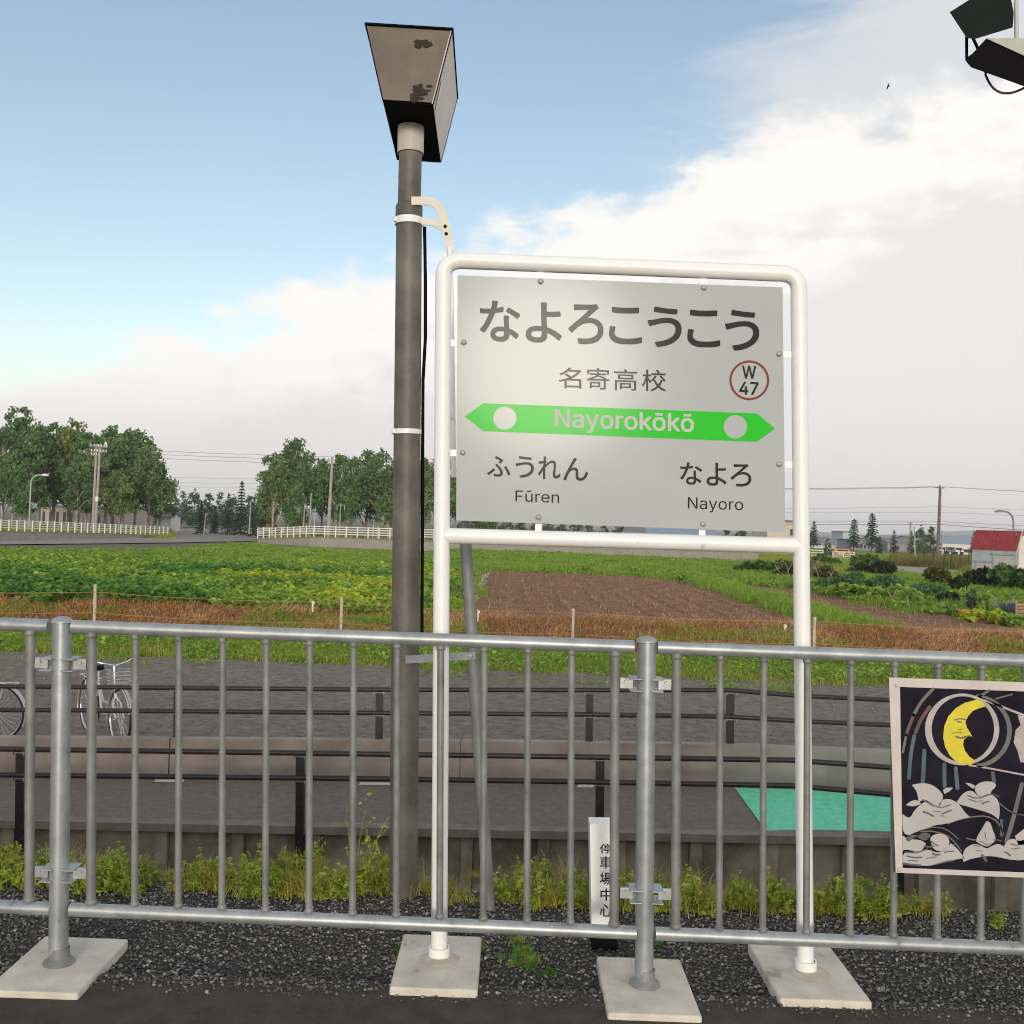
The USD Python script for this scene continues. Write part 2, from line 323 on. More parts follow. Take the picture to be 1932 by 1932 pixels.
GLYPHS = '''{"な":[[[158,144,167,158,169,158,213,134,222,128,223,124,215,112,212,110,196,123]],[[77,18,78,31,81,38,91,49,96,52,106,56,117,58,149,57,146,106,147,117,165,116,164,102,166,51,194,38,216,21,207,5,205,5,185,22,168,31,167,14,165,7,160,-1,149,-9,134,-13,109,-12,91,-5,84,1,80,7],[95,20,97,14,102,9,112,5,127,4,138,7,145,12,148,18,149,38,144,41,131,43,119,43,108,40,97,32,95,26]],[[23,43,23,45,38,63,53,89,73,132,72,133,24,134,23,151,25,152,37,150,68,150,79,151,85,173,87,193,108,191,100,155,109,155,137,162,137,144,94,136,80,101,64,69,42,34,39,34]]],"よ":[[[30,22,31,36,35,45,41,52,48,57,59,62,72,65,111,66,109,103,109,176,107,188,130,188,128,171,129,140,151,140,199,144,200,126,165,123,135,123,128,121,129,81,131,61,146,56,168,46,189,33,203,22,205,18,194,1,180,14,160,28,142,37,132,40,131,39,131,14,126,3,116,-6,103,-11,76,-12,53,-7,45,-3,37,4,32,13],[50,32,50,22,52,17,57,12,64,9,78,6,96,7,105,11,111,21,112,46,100,49,72,48,61,44,53,38]]],"ろ":[[[26,58,29,62,106,124,142,159,141,160,135,160,56,155,56,175,126,175,153,176,169,179,179,167,178,163,165,155,109,107,112,106,130,110,145,110,162,107,171,104,185,96,197,83,204,65,204,43,200,30,196,23,179,6,155,-5,120,-11,80,-10,75,5,75,9,123,8,144,12,163,20,176,30,183,44,184,62,179,74,175,80,165,87,156,91,142,94,125,94,99,88,85,81,67,69,41,44]]],"こ":[[[42,52,46,73,65,72,66,70,61,51,61,40,64,31,76,21,98,14,138,13,171,16,200,22,200,2,178,-3,148,-6,100,-6,78,-2,63,4,48,17,42,31]],[[56,149,56,168,98,165,137,165,185,168,185,149,179,148,143,146,93,146]]],"う":[[[40,117,61,120,98,129,122,132,149,131,169,124,176,119,187,106,193,88,192,62,184,41,177,31,164,18,149,8,135,1,115,-6,84,-12,74,6,106,12,126,19,147,30,160,42,169,58,172,68,173,83,171,91,167,99,159,107,150,111,138,114,121,114,95,110,46,95]],[[69,170,72,188,124,180,174,177,171,159,135,161,83,167,71,169]]],"ふ":[[[173,83,187,92,189,92,193,88,214,55,228,26,231,18,230,16,215,8,212,9,207,25,192,56,182,73]],[[87,173,97,186,103,184,130,171,155,156,158,152,161,141,134,120,132,120,121,132,134,140,136,143,136,145,117,157,87,171]],[[75,16,93,12,118,11,130,15,137,25,136,41,129,56,111,80,88,101,88,103,102,114,129,86,148,61,154,49,157,39,158,33,157,18,154,10,145,0,135,-5,126,-7,100,-7,78,-4,76,2]],[[10,21,46,45,70,68,72,68,76,64,82,56,82,53,57,30,23,6,19,8]]],"れ":[[[13,36,34,62,65,107,67,114,68,128,67,132,60,132,21,126,19,146,38,146,68,150,70,159,70,191,80,191,92,190,87,155,95,147,95,144,85,129,85,118,119,143,143,154,153,156,169,155,178,151,185,145,190,134,191,115,182,45,183,26,186,21,191,19,204,20,217,26,229,38,231,38,234,18,228,12,216,4,197,-2,180,-1,174,2,168,8,163,21,163,41,171,98,172,123,168,133,157,138,144,137,128,130,100,110,82,91,81,29,83,-10,63,-10,63,72,61,72,26,19,23,21]]],"ん":[[[18,-1,49,69,110,187,131,179,131,177,110,144,82,92,84,91,95,98,105,101,122,101,130,98,138,90,142,79,143,27,146,18,155,12,168,11,185,19,192,26,200,39,209,60,211,69,213,69,227,57,222,41,214,25,205,12,197,4,190,-1,173,-8,167,-9,147,-8,138,-4,132,1,125,16,124,69,121,77,117,81,110,84,98,83,82,75,71,64,63,53,50,24,39,-9,22,-4]]],"名":[[[12,66,31,70,59,79,98,96,99,98,97,101,64,126,65,129,76,137,80,136,87,131,117,107,148,129,173,157,174,160,173,161,87,161,74,149,54,134,29,120,24,128,17,133,17,135,46,150,68,167,88,188,97,202,117,199,117,196,106,182,105,179,106,178,192,178,202,172,200,165,189,148,164,120,142,102,113,83,114,82,204,81,203,-20,186,-20,186,-8,185,-7,79,-7,78,-20,61,-20,60,59,58,60,39,53,20,49],[79,65,78,64,79,10,186,11,185,65]]],"寄":[[[14,73,14,89,41,89,41,92,35,101,56,104,79,111,94,119,103,131,102,132,44,132,44,147,110,147,112,151,113,161,130,161,128,149,129,147,196,147,196,132,124,132,122,129,124,127,159,117,197,101,196,97,192,92,192,89,227,89,227,73,192,72,192,-7,190,-12,186,-16,175,-19,143,-19,138,-5,138,-3,172,-3,174,-1,173,73],[65,91,66,89,179,89,180,90,177,93,156,102,115,116,96,102,85,97]],[[18,183,111,183,112,188,108,200,121,203,126,202,132,185,134,183,222,183,222,140,205,140,205,166,204,167,36,167,35,166,35,140,18,140]],[[43,58,140,58,140,5,61,5,60,-7,43,-7],[60,20,61,19,122,19,123,43,61,44]]],"高":[[[14,161,14,177,111,177,112,180,106,199,119,202,124,202,133,177,225,177,225,161]],[[23,85,217,85,216,-10,213,-14,206,-17,176,-18,175,-13,171,-6,171,-4,195,-5,199,-2,198,70,41,70,40,69,40,-20,23,-20]],[[51,147,191,147,191,99,51,99],[69,113,70,112,171,112,173,114,173,133,70,134]],[[67,56,169,56,169,7,86,7,84,5,84,-6,68,-6],[85,42,85,20,153,21,152,43]]],"校":[[[87,-7,124,14,142,29,146,35,129,62,116,94,113,94,102,82,100,82,89,92,89,94,109,113,120,129,127,142,129,143,144,135,135,120,118,100,118,97,122,97,127,99,132,98,133,93,142,74,158,51,165,58,174,76,182,100,199,97,200,95,191,70,182,52,172,36,181,25,196,14,215,4,230,-1,231,-4,225,-9,221,-17,217,-18,189,-4,175,6,158,21,145,8,132,-2,102,-19,98,-20]],[[96,166,155,166,156,168,153,174,138,196,144,200,153,203,164,190,173,174,163,169,163,166,228,166,228,149,96,149]],[[173,134,177,139,186,144,215,113,226,98,227,94,216,84,213,84,200,105]],[[7,42,16,56,29,85,43,132,42,134,15,134,15,151,46,151,46,202,63,202,63,152,90,151,90,134,64,134,63,124,91,78,90,74,83,65,80,64,66,95,63,96,63,-20,46,-19,46,88,43,87,40,75,30,49,17,25]]],"停":[[[74,90,228,90,228,51,212,51,212,74,211,75,91,75,90,51,74,51]],[[78,165,78,180,143,180,144,182,136,196,136,199,150,203,152,203,155,199,165,180,228,180,228,165]],[[96,152,208,152,208,105,96,105],[112,119,113,118,190,118,191,138,113,139]],[[96,42,96,57,206,57,206,42,161,42,160,-9,156,-15,148,-18,112,-19,107,-6,107,-3,138,-4,142,-3,143,1,143,42]],[[8,106,24,124,40,150,55,180,62,200,66,201,79,197,79,193,70,171,55,142,55,-20,38,-20,38,110,35,110,19,88,17,88]]],"車":[[[13,15,13,32,109,32,110,33,109,52,38,52,38,145,109,145,110,162,20,163,20,180,109,180,110,202,129,201,130,180,220,180,220,163,129,162,130,145,203,145,203,52,130,52,129,33,130,32,228,32,228,15,130,15,128,-21,110,-20,109,15],[129,68,130,67,184,67,185,91,130,92],[129,107,130,106,184,106,185,129,130,130],[55,68,56,67,109,67,110,91,56,92],[55,107,56,106,109,106,110,129,56,130]]],"場":[[[65,38,90,57,102,70,111,84,110,87,79,87,80,103,231,102,231,87,132,87,122,72,123,70,225,70,222,33,218,6,212,-11,204,-18,172,-19,169,-4,192,-5,197,-1,203,19,206,43,206,55,189,55,187,54,181,36,170,15,156,-5,141,-20,138,-20,126,-10,142,3,154,18,165,37,172,52,172,55,149,55,146,47,128,22,114,7,93,-10,90,-10,79,1,99,14,117,32,130,49,131,54,109,55,99,44,79,28,76,28]],[[103,194,213,194,213,116,103,116],[119,131,120,130,196,130,197,148,120,149],[119,163,120,162,196,162,197,180,120,181]],[[8,42,41,57,41,132,13,133,13,150,41,150,41,200,58,200,58,151,84,150,84,133,58,132,58,66,60,65,82,75,86,59,16,24,13,28]]],"中":[[[23,158,24,159,109,159,110,202,129,202,130,159,216,159,216,45,198,45,197,59,130,59,129,-20,110,-20,109,59,42,59,41,44,23,44],[129,78,130,77,198,77,198,141,129,141],[41,78,42,77,110,77,110,141,41,141]]],"心":[[[183,117,200,123,220,75,232,32,214,25,202,69]],[[71,135,90,134,90,9,91,6,95,3,99,2,156,2,161,4,165,8,168,16,170,44,172,52,188,44,187,24,184,7,180,-3,173,-11,161,-15,94,-15,84,-13,75,-6,71,5]],[[82,182,93,193,96,193,137,162,157,144,159,139,148,127,146,127,122,151]],[[11,25,18,46,25,73,32,116,49,114,50,112,42,64,30,20,29,18,25,19]]]}'''

# ================================================================== THE SETTING
LOT, FIELD = -1.4, -1.1
def ground_z(y):
    y = np.asarray(y, float)
    s = np.clip((y - 23.0) / 5.5, 0, 1)
    return np.where(y < 10.5, -1.95, LOT + (FIELD - LOT) * s * s * (3 - 2 * s))
ys = np.array([-60, -8, 0, 8, 10.45, 10.6, 15, 20, 23, 24, 25, 26, 27, 28, 29, 32, 40, 60, 100, 200, 500, 1200, 3000, 9000.])
xs = np.array([-9000, -3000, -1000, -300, -100, -40, -20, 0, 20, 40, 100, 300, 1000, 3000, 9000.])
gx, gy = np.meshgrid(xs, ys)
gv = np.column_stack([gx.ravel(), gy.ravel(), ground_z(gy).ravel() - 0.06])
nx = len(xs)
gf = np.array([[j * nx + i, j * nx + i + 1, (j + 1) * nx + i + 1, (j + 1) * nx + i] for j in range(len(ys) - 1) for i in range(nx - 1)])
top('ground', (gv, gf), earth_m, kind='structure')

# platform: asphalt strip, its edge, and the bed of dark chippings behind it
top('platform', cat([box((0, 1.78, -0.7), (90, 3.16, 1.4))]), asphalt, kind='structure')
top('gravel_bed', cat([box((0, 3.81, -0.7075), (90, 0.896, 1.385))]), mat('bed_dark', (.035, .033, .03), (.08, .077, .07), 90, 0.95, 0, 0.8, 200, .01), kind='structure')
rng = np.random.default_rng(3)
def stone(r):
    q = trimesh.creation.icosphere(0, 1.0); v = np.array(q.vertices)
    v *= (0.75 + 0.5 * r.random((len(v), 1))); v *= r.uniform(.6, 1.1, 3); v[:, 2] *= .75
    keep = np.array(trimesh.convex.convex_hull(v).vertices), np.array(trimesh.convex.convex_hull(v).faces)
    return keep
def instancer(name, protos, mats, pos, rz, sc, idx, label, cat_=None, smooth=False, tilt=None, kind='stuff'):
    pi = UsdGeom.PointInstancer.Define(stage, numbered('/World/' + name))
    path = str(pi.GetPath())
    pr = []
    for k, (q, mm) in enumerate(zip(protos, mats)):
        pr.append(usdkit.mesh(stage, f"{path}/{name}_piece_{k + 1:03d}", vf(q), mm, smooth).GetPath())
    pi.CreatePrototypesRel().SetTargets(pr)
    pi.CreateProtoIndicesAttr(Vt.IntArray.FromNumpy(np.asarray(idx, np.int32)))
    pi.CreatePositionsAttr(Vt.Vec3fArray.FromNumpy(np.asarray(pos, np.float32)))
    pi.CreateScalesAttr(Vt.Vec3fArray.FromNumpy(np.broadcast_to(np.asarray(sc, np.float32).reshape(-1, 1) if np.ndim(sc) < 2 else np.asarray(sc, np.float32), (len(pos), 3)).copy()))
    q = []
    for i, a in enumerate(rz):
        r = Gf.Rotation(Gf.Vec3d(0, 0, 1), float(a))
        if tilt is not None: r = r * Gf.Rotation(Gf.Vec3d(*tilt[i][:3]), float(tilt[i][3]))
        qq = r.GetQuat(); im = qq.GetImaginary()
        q.append(Gf.Quath(float(qq.GetReal()), float(im[0]), float(im[1]), float(im[2])))
    pi.CreateOrientationsAttr(Vt.QuathArray(q))
    return setd(pi.GetPrim(), label, cat_, kind=kind)
# chippings are merged into one mesh so each stone takes its own grey
stones = [stone(rng) for _ in range(14)]
parts_ = []
NS = 30000
px_, py_ = rng.uniform(-2.7, 2.7, NS), 3.30 + 0.96 * rng.random(NS) ** .9
py_ = np.where(rng.random(NS) < .05, 3.24 + .2 * rng.random(NS), py_)
for i in range(NS):
    v, f = stones[i % 14]
    s_ = rng.uniform(.0032, .0078) * (1.5 if rng.random() < .06 else 1); a = rng.uniform(0, 6.28); c, s = math.cos(a), math.sin(a)
    parts_.append((v @ np.array([[c, s, 0], [-s, c, 0], [0, 0, 1]]) * s_ + [px_[i], py_[i], (0 if py_[i] < 3.36 else -.014) + s_ * .4], f))
top('gravel', cat(parts_), stone_m, 'loose dark stone chippings between platform edge and fence', 'gravel', kind='stuff')

# the lot behind the ramp
top('gravel_lot', plane_poly([(-60, 10.62), (60, 10.62), (60, 20.9), (-60, 20.3)], LOT + 0.01), lot_gravel, kind='structure')
NS = 2600
parts_ = []
px_, py_ = rng.uniform(-11, 11, NS), rng.uniform(11.5, 21, NS)
for i in range(NS):
    v, f = stones[i % 14]; s_ = rng.uniform(.012, .03)
    parts_.append((v * s_ + [px_[i], py_[i], LOT + .01 + s_ * .3], f))
top('lot_pebbles', cat(parts_), mat('pale_pebble', (.12, .12, .11), (.26, .25, .23), .9, .9), 'scattered pale pebbles lying on the grey lot', 'pebbles', kind='stuff')

# ------------------------------------------------------------------ the ramp behind the platform
D1, D2 = 9.0, 10.5
def along(pts, x):
    p = np.array(pts); return float(np.interp(x, p[:, 0], p[:, 1]))
EDGE = [(-700, 1551), (0, 1561), (1676, 1594), (2600, 1640)]           # lower lip of the kerb, photograph pixels
BACK = [(-700, 1462), (0, 1466), (1030, 1473), (1676, 1488), (2600, 1526)]
KTOP = [(-700, 1537), (0, 1546), (1676, 1579), (2600, 1625)]
dxs = np.linspace(-700, 2600, 34)
front = np.array([at(x, along(KTOP, x), D1) for x in dxs])
back = np.array([[0, D2, 0]] * len(dxs), float)
for i, x in enumerate(dxs):
    back[i] = [front[i][0], D2, at(966 + front[i][0] / D2 * 1946, along(BACK, 966 + front[i][0] / D2 * 1946), D2)[2]]
def strip(a, b, flip=False):
    n = len(a); v = np.vstack([a, b]); f = np.array([[i, i + 1, n + i + 1, n + i] for i in range(n - 1)])
    return v, (f[:, ::-1] if flip else f)
f_in = front + [0, .12, 0]
top('ramp_deck', strip(f_in + [0, 0, -.004], back), deck_m, kind='structure')
ramp = thing('ramp_wall', 'long stained concrete wall of posts and panels carrying the ramp edge', 'retaining wall', (0, D1, -2.4))
lip = np.array([at(x, along(EDGE, x), D1) for x in dxs])
ktop_o = front.copy(); ktop_o[:, 1] -= .03; lip_o = lip.copy(); lip_o[:, 1] -= .03
part('kerb', cat([strip(ktop_o, f_in), strip(lip_o, ktop_o), strip(lip + [0, .02, 0], lip_o)]), kerb_m, ramp)
xw = np.arange(-6.4, 7.6, .666) + .12
def lipz(x): return float(np.interp(x, lip[:, 0], lip[:, 2]))
for k, x in enumerate(xw):
    zt = lipz(x)
    part('wall_post', box((x, D1 + .055, (zt - 2.4) / 2), (.10, .07, -2.4 - zt)), wall_brown, ramp)
    part('wall_panel', hull([[xx, yy, zz] for xx in (x + .054, x + .612) for yy in (D1 + .085, D1 + .14) for zz in (-2.4, lipz(xx) - .002)]), wall_brown, ramp)
# pinkish wall along the back of the ramp
PTOP = [(-700, 1388), (0, 1391), (1030, 1400), (1250, 1401), (1676, 1417), (2600, 1455)]
pw = thing('back_wall', 'low pinkish concrete wall in long sections along the back of the ramp', 'wall', (0, D2, -1.6))
cuts = [-900, -300, 320, 870, 1364, 1800, 2300]
for k in range(len(cuts) - 1):
    a, b = cuts[k] + 1.2, cuts[k + 1] - 1.2
    pa, pb = at(a, along(PTOP, a), D2), at(b, along(PTOP, b), D2)
    q = [[p[0], D2 + dy, z] for p in (pa, pb) for dy in (.01, .13) for z in (p[2], -1.6)]
    part('wall_section', hull(q), wall_pale if k >= 4 else wall_pink, pw, label='paler beige section of the wall' if k >= 4 else None)
def deck_pt(dx, dy):
    """The point of the ramp deck under a photograph pixel."""
    r = F0 + (dx - 966) / 1946.0 * RC + (966 - dy) / 1946.0 * UC
    lo, hi = D1 + .11, D2
    for _ in range(40):
        D = (lo + hi) / 2; p = EYE + r * (D / r[1])
        zf, zb = np.interp(p[0], f_in[:, 0], f_in[:, 2]), np.interp(p[0], back[:, 0], back[:, 2])
        zd = zf + (zb - zf) * (D - D1 - .12) / (D2 - D1 - .12)
        if p[2] > zd: lo = D
        else: hi = D
    return p
def deck_patch(corners, lift, nseg=8):
    (a, b, c, d) = [np.array(q, float) for q in corners]               # back-left, back-right, front-right, front-left, in photograph pixels
    rows = [np.array([deck_pt(*((a + (b - a) * s) * t + (d + (c - d) * s) * (1 - t))) + [0, 0, lift] for s in np.linspace(0, 1, nseg)]) for t in np.linspace(0, 1, 7)]
    return cat([strip(p, q) for p, q in zip(rows[:-1], rows[1:])])
tp = deck_patch([(1386, 1487), (2050, 1507), (2080, 1592), (1446, 1570)], .006, 40)
top('teal_floor_marking', tp, teal_m, 'bright teal painted floor area at the right end of the ramp', 'floor marking')
for k, (x0, x1, y) in enumerate(((-70, -20, 1472), (290, 346, 1473.5), (676, 736, 1479), (1088, 1130, 1483.5))):
    if x1 < 0: continue
    top('white_dash', deck_patch([(x0 + 4, y - 2.5), (x1 + 2, y - 2), (x1, y + 3), (x0, y + 2.5)], .004, 3), white_line,
        ['short white paint dash on the ramp, left of the lamp post', 'white paint dash on the ramp right beside the lamp post', 'white paint dash on the ramp behind the white marker post'][k - 1], 'floor marking', 'white dashes on the ramp')
# dark handrails of the ramp
def handrail(label, D, top_pts, mid_pts, posts, bottoms, base_z):
    t_ = thing('handrail', label, 'handrail', (0, D, base_z), group='dark handrails of the ramp')
    for nm, pts in (('top_rail', top_pts), ('middle_rail', mid_pts)):
        part(nm, tube([at(x, y, D) for x, y in pts], .0243, 12), rail_dark, t_, 40)
    for x, bx, by in zip(posts, [p for p, _ in bottoms], [q for _, q in bottoms]):
        p1, p0 = at(x, along(top_pts, x) + 8, D), at(bx, by, D)
        pa = part('post', hull([[p[0] + sx * .036, D + .05 + sy * .03, p[2]] for p in (p0, p1) for sx in (-1, 1) for sy in (-1, 1)]), rail_dark, t_)
        for ty in (along(top_pts, x), along(mid_pts, x)):
            c = at(x, ty, D)
            part('rail_clip', cat([box(c + [0, .026, -.03], (.10, .05, .012)), box(c + [.05, .0, -.024], (.014, .03, .05)), box(c + [-.05, .0, -.024], (.014, .03, .05))]), galv_dull, t_)
handrail('nearer dark pipe handrail along the front edge of the ramp', D1 - .06, [(-500, 1410), (0, 1413), (1100, 1428), (1495, 1434), (1680, 1448), (2300, 1500)], [(-500, 1457), (0, 1462), (700, 1469), (1100, 1475), (1495, 1482), (1680, 1499), (2300, 1552)],
         [-480, 35, 565, 1133, 1700], [(-482, 1660), (33, 1664), (563, 1668), (1131, 1672), (1700, 1690)], -2.2)
handrail('farther dark pipe handrail on top of the pinkish wall', D2 + .06, [(-500, 1293), (0, 1295), (715, 1301), (1113, 1302), (1378, 1302), (1500, 1312), (1700, 1322), (2300, 1352)], [(-500, 1337), (0, 1339), (715, 1345), (1113, 1348), (1378, 1352), (1500, 1360), (1700, 1369), (2300, 1402)],
         [-300, 333, 715, 1113, 1380, 1740], [(-301, 1390), (332, 1393), (714, 1396), (1112, 1400), (1379, 1406), (1739, 1420)], -.8)

# ================================================================== NEAR OBJECTS
GL = json.loads(GLYPHS)
def glyph(ch, bold=0.0):
    polys = []
    for rings in GL[ch]:
        rr = [np.array(r, float).reshape(-1, 2) for r in rings]
        polys.append(Polygon(rr[0], rr[1:]).buffer(0))
    g = union_all(polys)
    return g.buffer(bold, join_style='round') if bold else g
def fit(g, x0, y0, x1, y1, slope=0.036):
    """A glyph laid into a box of crop pixels (y down), its lines running down to the right by slope."""
    a, b, c, d = g.bounds; sx, sy = (x1 - x0) / (c - a), (y1 - y0 - slope * (x1 - x0)) / (d - b)
    xm = (a + c) / 2
    return affinity.affine_transform(g, [sx, 0, slope * sx, -sy, x0 - a * sx, y0 + d * sy + slope * (x1 - x0) * .5 - slope * sx * xm])
def latin(text, to_px, D, x0, x1, base, cap, slope, th=.0012, bold=True):
    q = meshkit.text_mesh(text, 1.0, 1.0, bold)
    v, f = np.array(q.vertices), np.array(q.faces)
    px = x0 + (v[:, 0] - v[:, 0].min()) / np.ptp(v[:, 0]) * (x1 - x0)
    py = base - v[:, 1] * cap + slope * (px - x0)
    return np.array([at(*to_px(a, b), D - th * z) for a, b, z in zip(px, py, v[:, 2])]), f[:, ::-1]
def crop(ox, oy, sc): return lambda x, y: ((ox + x / sc) / 1.5528, (oy + y / sc) / 1.5528)
c2, c5, c8 = crop(1250, 720, 1.68), crop(2550, 1950, 2.76), crop(1600, 1750, 1.5455)

# ------------------------------------------------------------------ station name sign
DS = 3.53
sg = thing('station_sign', 'white pipe framed station name board with green arrow band above the fence', 'station sign', (at(832, 1815, DS)[0], DS, 0))
r_ = .0278
lb, lt = at(828.5, 1822, DS), at(836.5, 520, DS)
rb, rt = at(1520, 1842, DS), at(1507, 546, DS)
tl, tr = at(868, 492, DS), at(1474, 516, DS)
cl, cr = at(837.5, 494, DS), at(1506.5, 518, DS)
part('frame', tube(np.vstack([[lb], [lb * .5 + lt * .5], bezier(lt, cl, tl, 9), bezier(tr, cr, rt, 9), [rb * .5 + rt * .5], [rb]]), r_, 20), white_paint, sg, 50)
part('cross_rail', tube([at(834, 1010.5, DS), at(1512, 1029.5, DS)], r_ * .96, 20), white_paint, sg, 50)
for (x, y, w0, w1, d0, d1) in ((828, 1813, .140, .140, .23, .20), (1520, 1833, .145, .15, .21, .24)):
    p = at(x, y, DS)
    ft = part('footing', rbox((p[0], DS - .02 + (d1 - d0) / 2, -.045), (w0 + w1, d0 + d1, .14), .008), concrete_pad, sg, 40)
    part('rust_stain', lathe([(0.0, .0), (.055, .0), (.07, -.002)], (p[0] + .004, DS - .03, .0275), 20), rust_m, ft)
    part('collar', lathe([(.03, .03), (.036, .03), (.036, 0)], (p[0], DS, .026), 20), white_paint, ft, 40)
DB = DS - .012
bc = [c2(152, 145), c2(1752, 205), c2(1765, 1410), c2(145, 1352)]
bp = [at(*q, DB) for q in bc]
bd = part('board', hull([p + [0, dy, 0] for p in bp for dy in (0, .012)]), board_white, sg)
def pr(name, poly, mt, th=.001, parent=None): return part(name, sheet_px(poly, c2, DB, th), mt, parent or bd)
kana = [('な', 262, 268, 460, 475), ('よ', 487, 276, 665, 480), ('ろ', 697, 283, 870, 487), ('こ', 898, 300, 1060, 487), ('う', 1088, 298, 1255, 502), ('こ', 1283, 314, 1445, 502), ('う', 1468, 314, 1637, 520)]
pr('station_name', union_all([fit(glyph(c, 4.5), *b, slope=.028) for c, *b in kana]), print_black)
pr('kanji_name', union_all([fit(glyph(c, 1.0), *b, slope=.03) for c, *b in (('名', 650, 598, 762, 704), ('寄', 788, 600, 900, 709), ('高', 922, 606, 1036, 714), ('校', 1060, 608, 1178, 718))]), print_black)
ring = Point(1588, 662).buffer(98, 24).difference(Point(1588, 662).buffer(87, 24))
pr('line_ring', ring, print_brown)
part('line_code', cat([latin('W', c2, DB, 1553, 1622, 651, 60, .03, .001), latin('47', c2, DB, 1538, 1634, 730, 60, .03, .001)]), print_black, bd)
band = Polygon([(188, 840), (278, 775), (1625, 825), (1715, 900), (1625, 965), (278, 912)]).difference(union_all([Point(385, 848).buffer(57, 24), Point(1520, 890).buffer(58, 24)]))
pr('green_band', band, print_green)
part('romaji_name', latin('Nayorokōkō', c2, DB - .001, 630, 1316, 889, 84, .037, .001), print_pale, bd)
pr('next_station_name', union_all([fit(glyph(c, 2.2), *b, slope=.03) for c, *b in (('ふ', 297, 1034, 412, 1138), ('う', 437, 1034, 528, 1144), ('れ', 548, 1036, 658, 1150), ('ん', 672, 1042, 795, 1158))]), print_black)
pr('next_station_name', union_all([fit(glyph(c, 2.2), *b, slope=.03) for c, *b in (('な', 1248, 1064, 1356, 1178), ('よ', 1378, 1067, 1476, 1183), ('ろ', 1495, 1072, 1598, 1187))]), print_black)
part('next_station_romaji', latin('Fūren', c2, DB, 437, 652, 1258, 54, .03, .001, False), print_black, bd)
part('next_station_romaji', latin('Nayoro', c2, DB, 1286, 1558, 1293, 56, .03, .001, False), print_black, bd)
for (x, y, kx, ky) in ((1020, 531, 0, -1), (1328, 543, 0, -1), (875, 646, -1, 0), (873, 854, -1, 0), (1470, 668, 1, 0), (1470, 876, 1, 0), (1016, 976, 0, 1), (1326, 989, 0, 1)):
    p = at(x, y, DB)
    e = at(x + kx * 32, y + ky * 34, DB)
    c = (p + e) / 2
    s_ = (.022 if kx == 0 else abs(e[0] - p[0]) + .012, .003, .022 if ky == 0 else abs(e[2] - p[2]) + .012)
    b_ = part('bracket', box(c + [0, .0145, 0], s_), white_paint, sg)
    part('bolt', lathe([(0, .008), (.006, .0075), (.0095, .004), (.0105, 0)], p, 14, (0, -1, 0)), bolt_steel, b_, 50)

# ------------------------------------------------------------------ platform fence
DF = 3.38
fence = thing('platform_fence', 'galvanised pipe fence with vertical bars along the platform edge', 'fence', (0, DF, 0))
def topy(x): return 1183.5 + (x - 173) * .0360
def boty(x): return 1717.5 + (x - 173) * .0411
posts_ = [115 - 1103 * 1, 115, 1218, 2321, 3424]
for k, xp in enumerate(posts_):
    yb, yt = 1830 + (xp - 115) * .0367, 1170 + (xp - 115) * .0335
    b_, t_ = at(xp - 3 + (k - 1.5) * 2, yb - 6, DF), at(xp + 2, yt, DF)
    up = (t_ - b_) / np.linalg.norm(t_ - b_)
    po = part('post', tube([b_ - [0, 0, .06], t_], .0303, 20), galv, fence, 50)
    part('cap', lathe([(0, .012), (.012, .0115), (.024, .008), (.0325, .0), (.0335, -.008), (.0305, -.010)], t_, 20, up), galv, po, 50)
    ft = part('footing', rbox((b_[0] + .005, DF - .0, -.05), (.29, .42, .14), .008), concrete_pad, fence, 40)
    part('collar', lathe([(.05, .0), (.05, .004), (.033, .02), (.031, .05)], (b_[0], DF, .021), 20), galv_dull, ft, 40)
    for ty in (1252 + (xp - 115) * .0345, 1646 + (xp - 115) * .036):
        for s in (-1, 1):
            c = at(xp + s * 36, ty + s * 1.3, DF)
            br = part('bracket', rbox(c, (.044, .012, .036), .002), galv, fence, 40)
            part('bolt', lathe([(0, .007), (.005, .007), (.006, 0)], c + [0.004 * s, -.006, .006], 8, (0, -1, 0)), bolt_steel, br)
            u_ = at(xp + s * 20, ty + s * .7, DF)
            part('clamp', cat([rbox(u_ + [0, -.002, .019], (.04, .08, .004), .0015), rbox(u_ + [0, -.002, -.019], (.04, .08, .004), .0015)]), galv, br)
for k in range(len(posts_) - 1):
    x0, x1 = posts_[k] + 22, posts_[k + 1] - 22
    ins = 16
    pts_t = np.vstack([[at(x0, topy(x0), DF)], [at(x, topy(x), DF) for x in np.linspace(x0 + 3, x1 - 3, 6)], [at(x1, topy(x1), DF)]])
    part('top_rail', tube(pts_t, .0215, 18), galv, fence, 50)
    part('bottom_rail', tube([at(x, boty(x), DF) for x in np.linspace(x0 - 4, x1 + 4, 6)], .0215, 18), galv, fence, 50)
    xb = np.linspace(posts_[k] + 58, posts_[k + 1] - 58, 13)
    for j, x in enumerate(xb):
        thick = .0155 if j in (0, 12) else .0112
        qa, qb = at(x - 1.5, boty(x) - 5, DF), at(x + .5, topy(x) + 5, DF); qd = (qb - qa) / np.linalg.norm(qb - qa)
        weld = [(thick, .0), (thick + .0035, .008), (thick + .003, .014), (thick, .019)]
        part('baluster', cat([tube([qa, qb], thick, 12), lathe(weld, qa + qd * .008, 12, qd), lathe(weld, qb - qd * .008, 12, -qd)]), galv_dull, fence, 50)

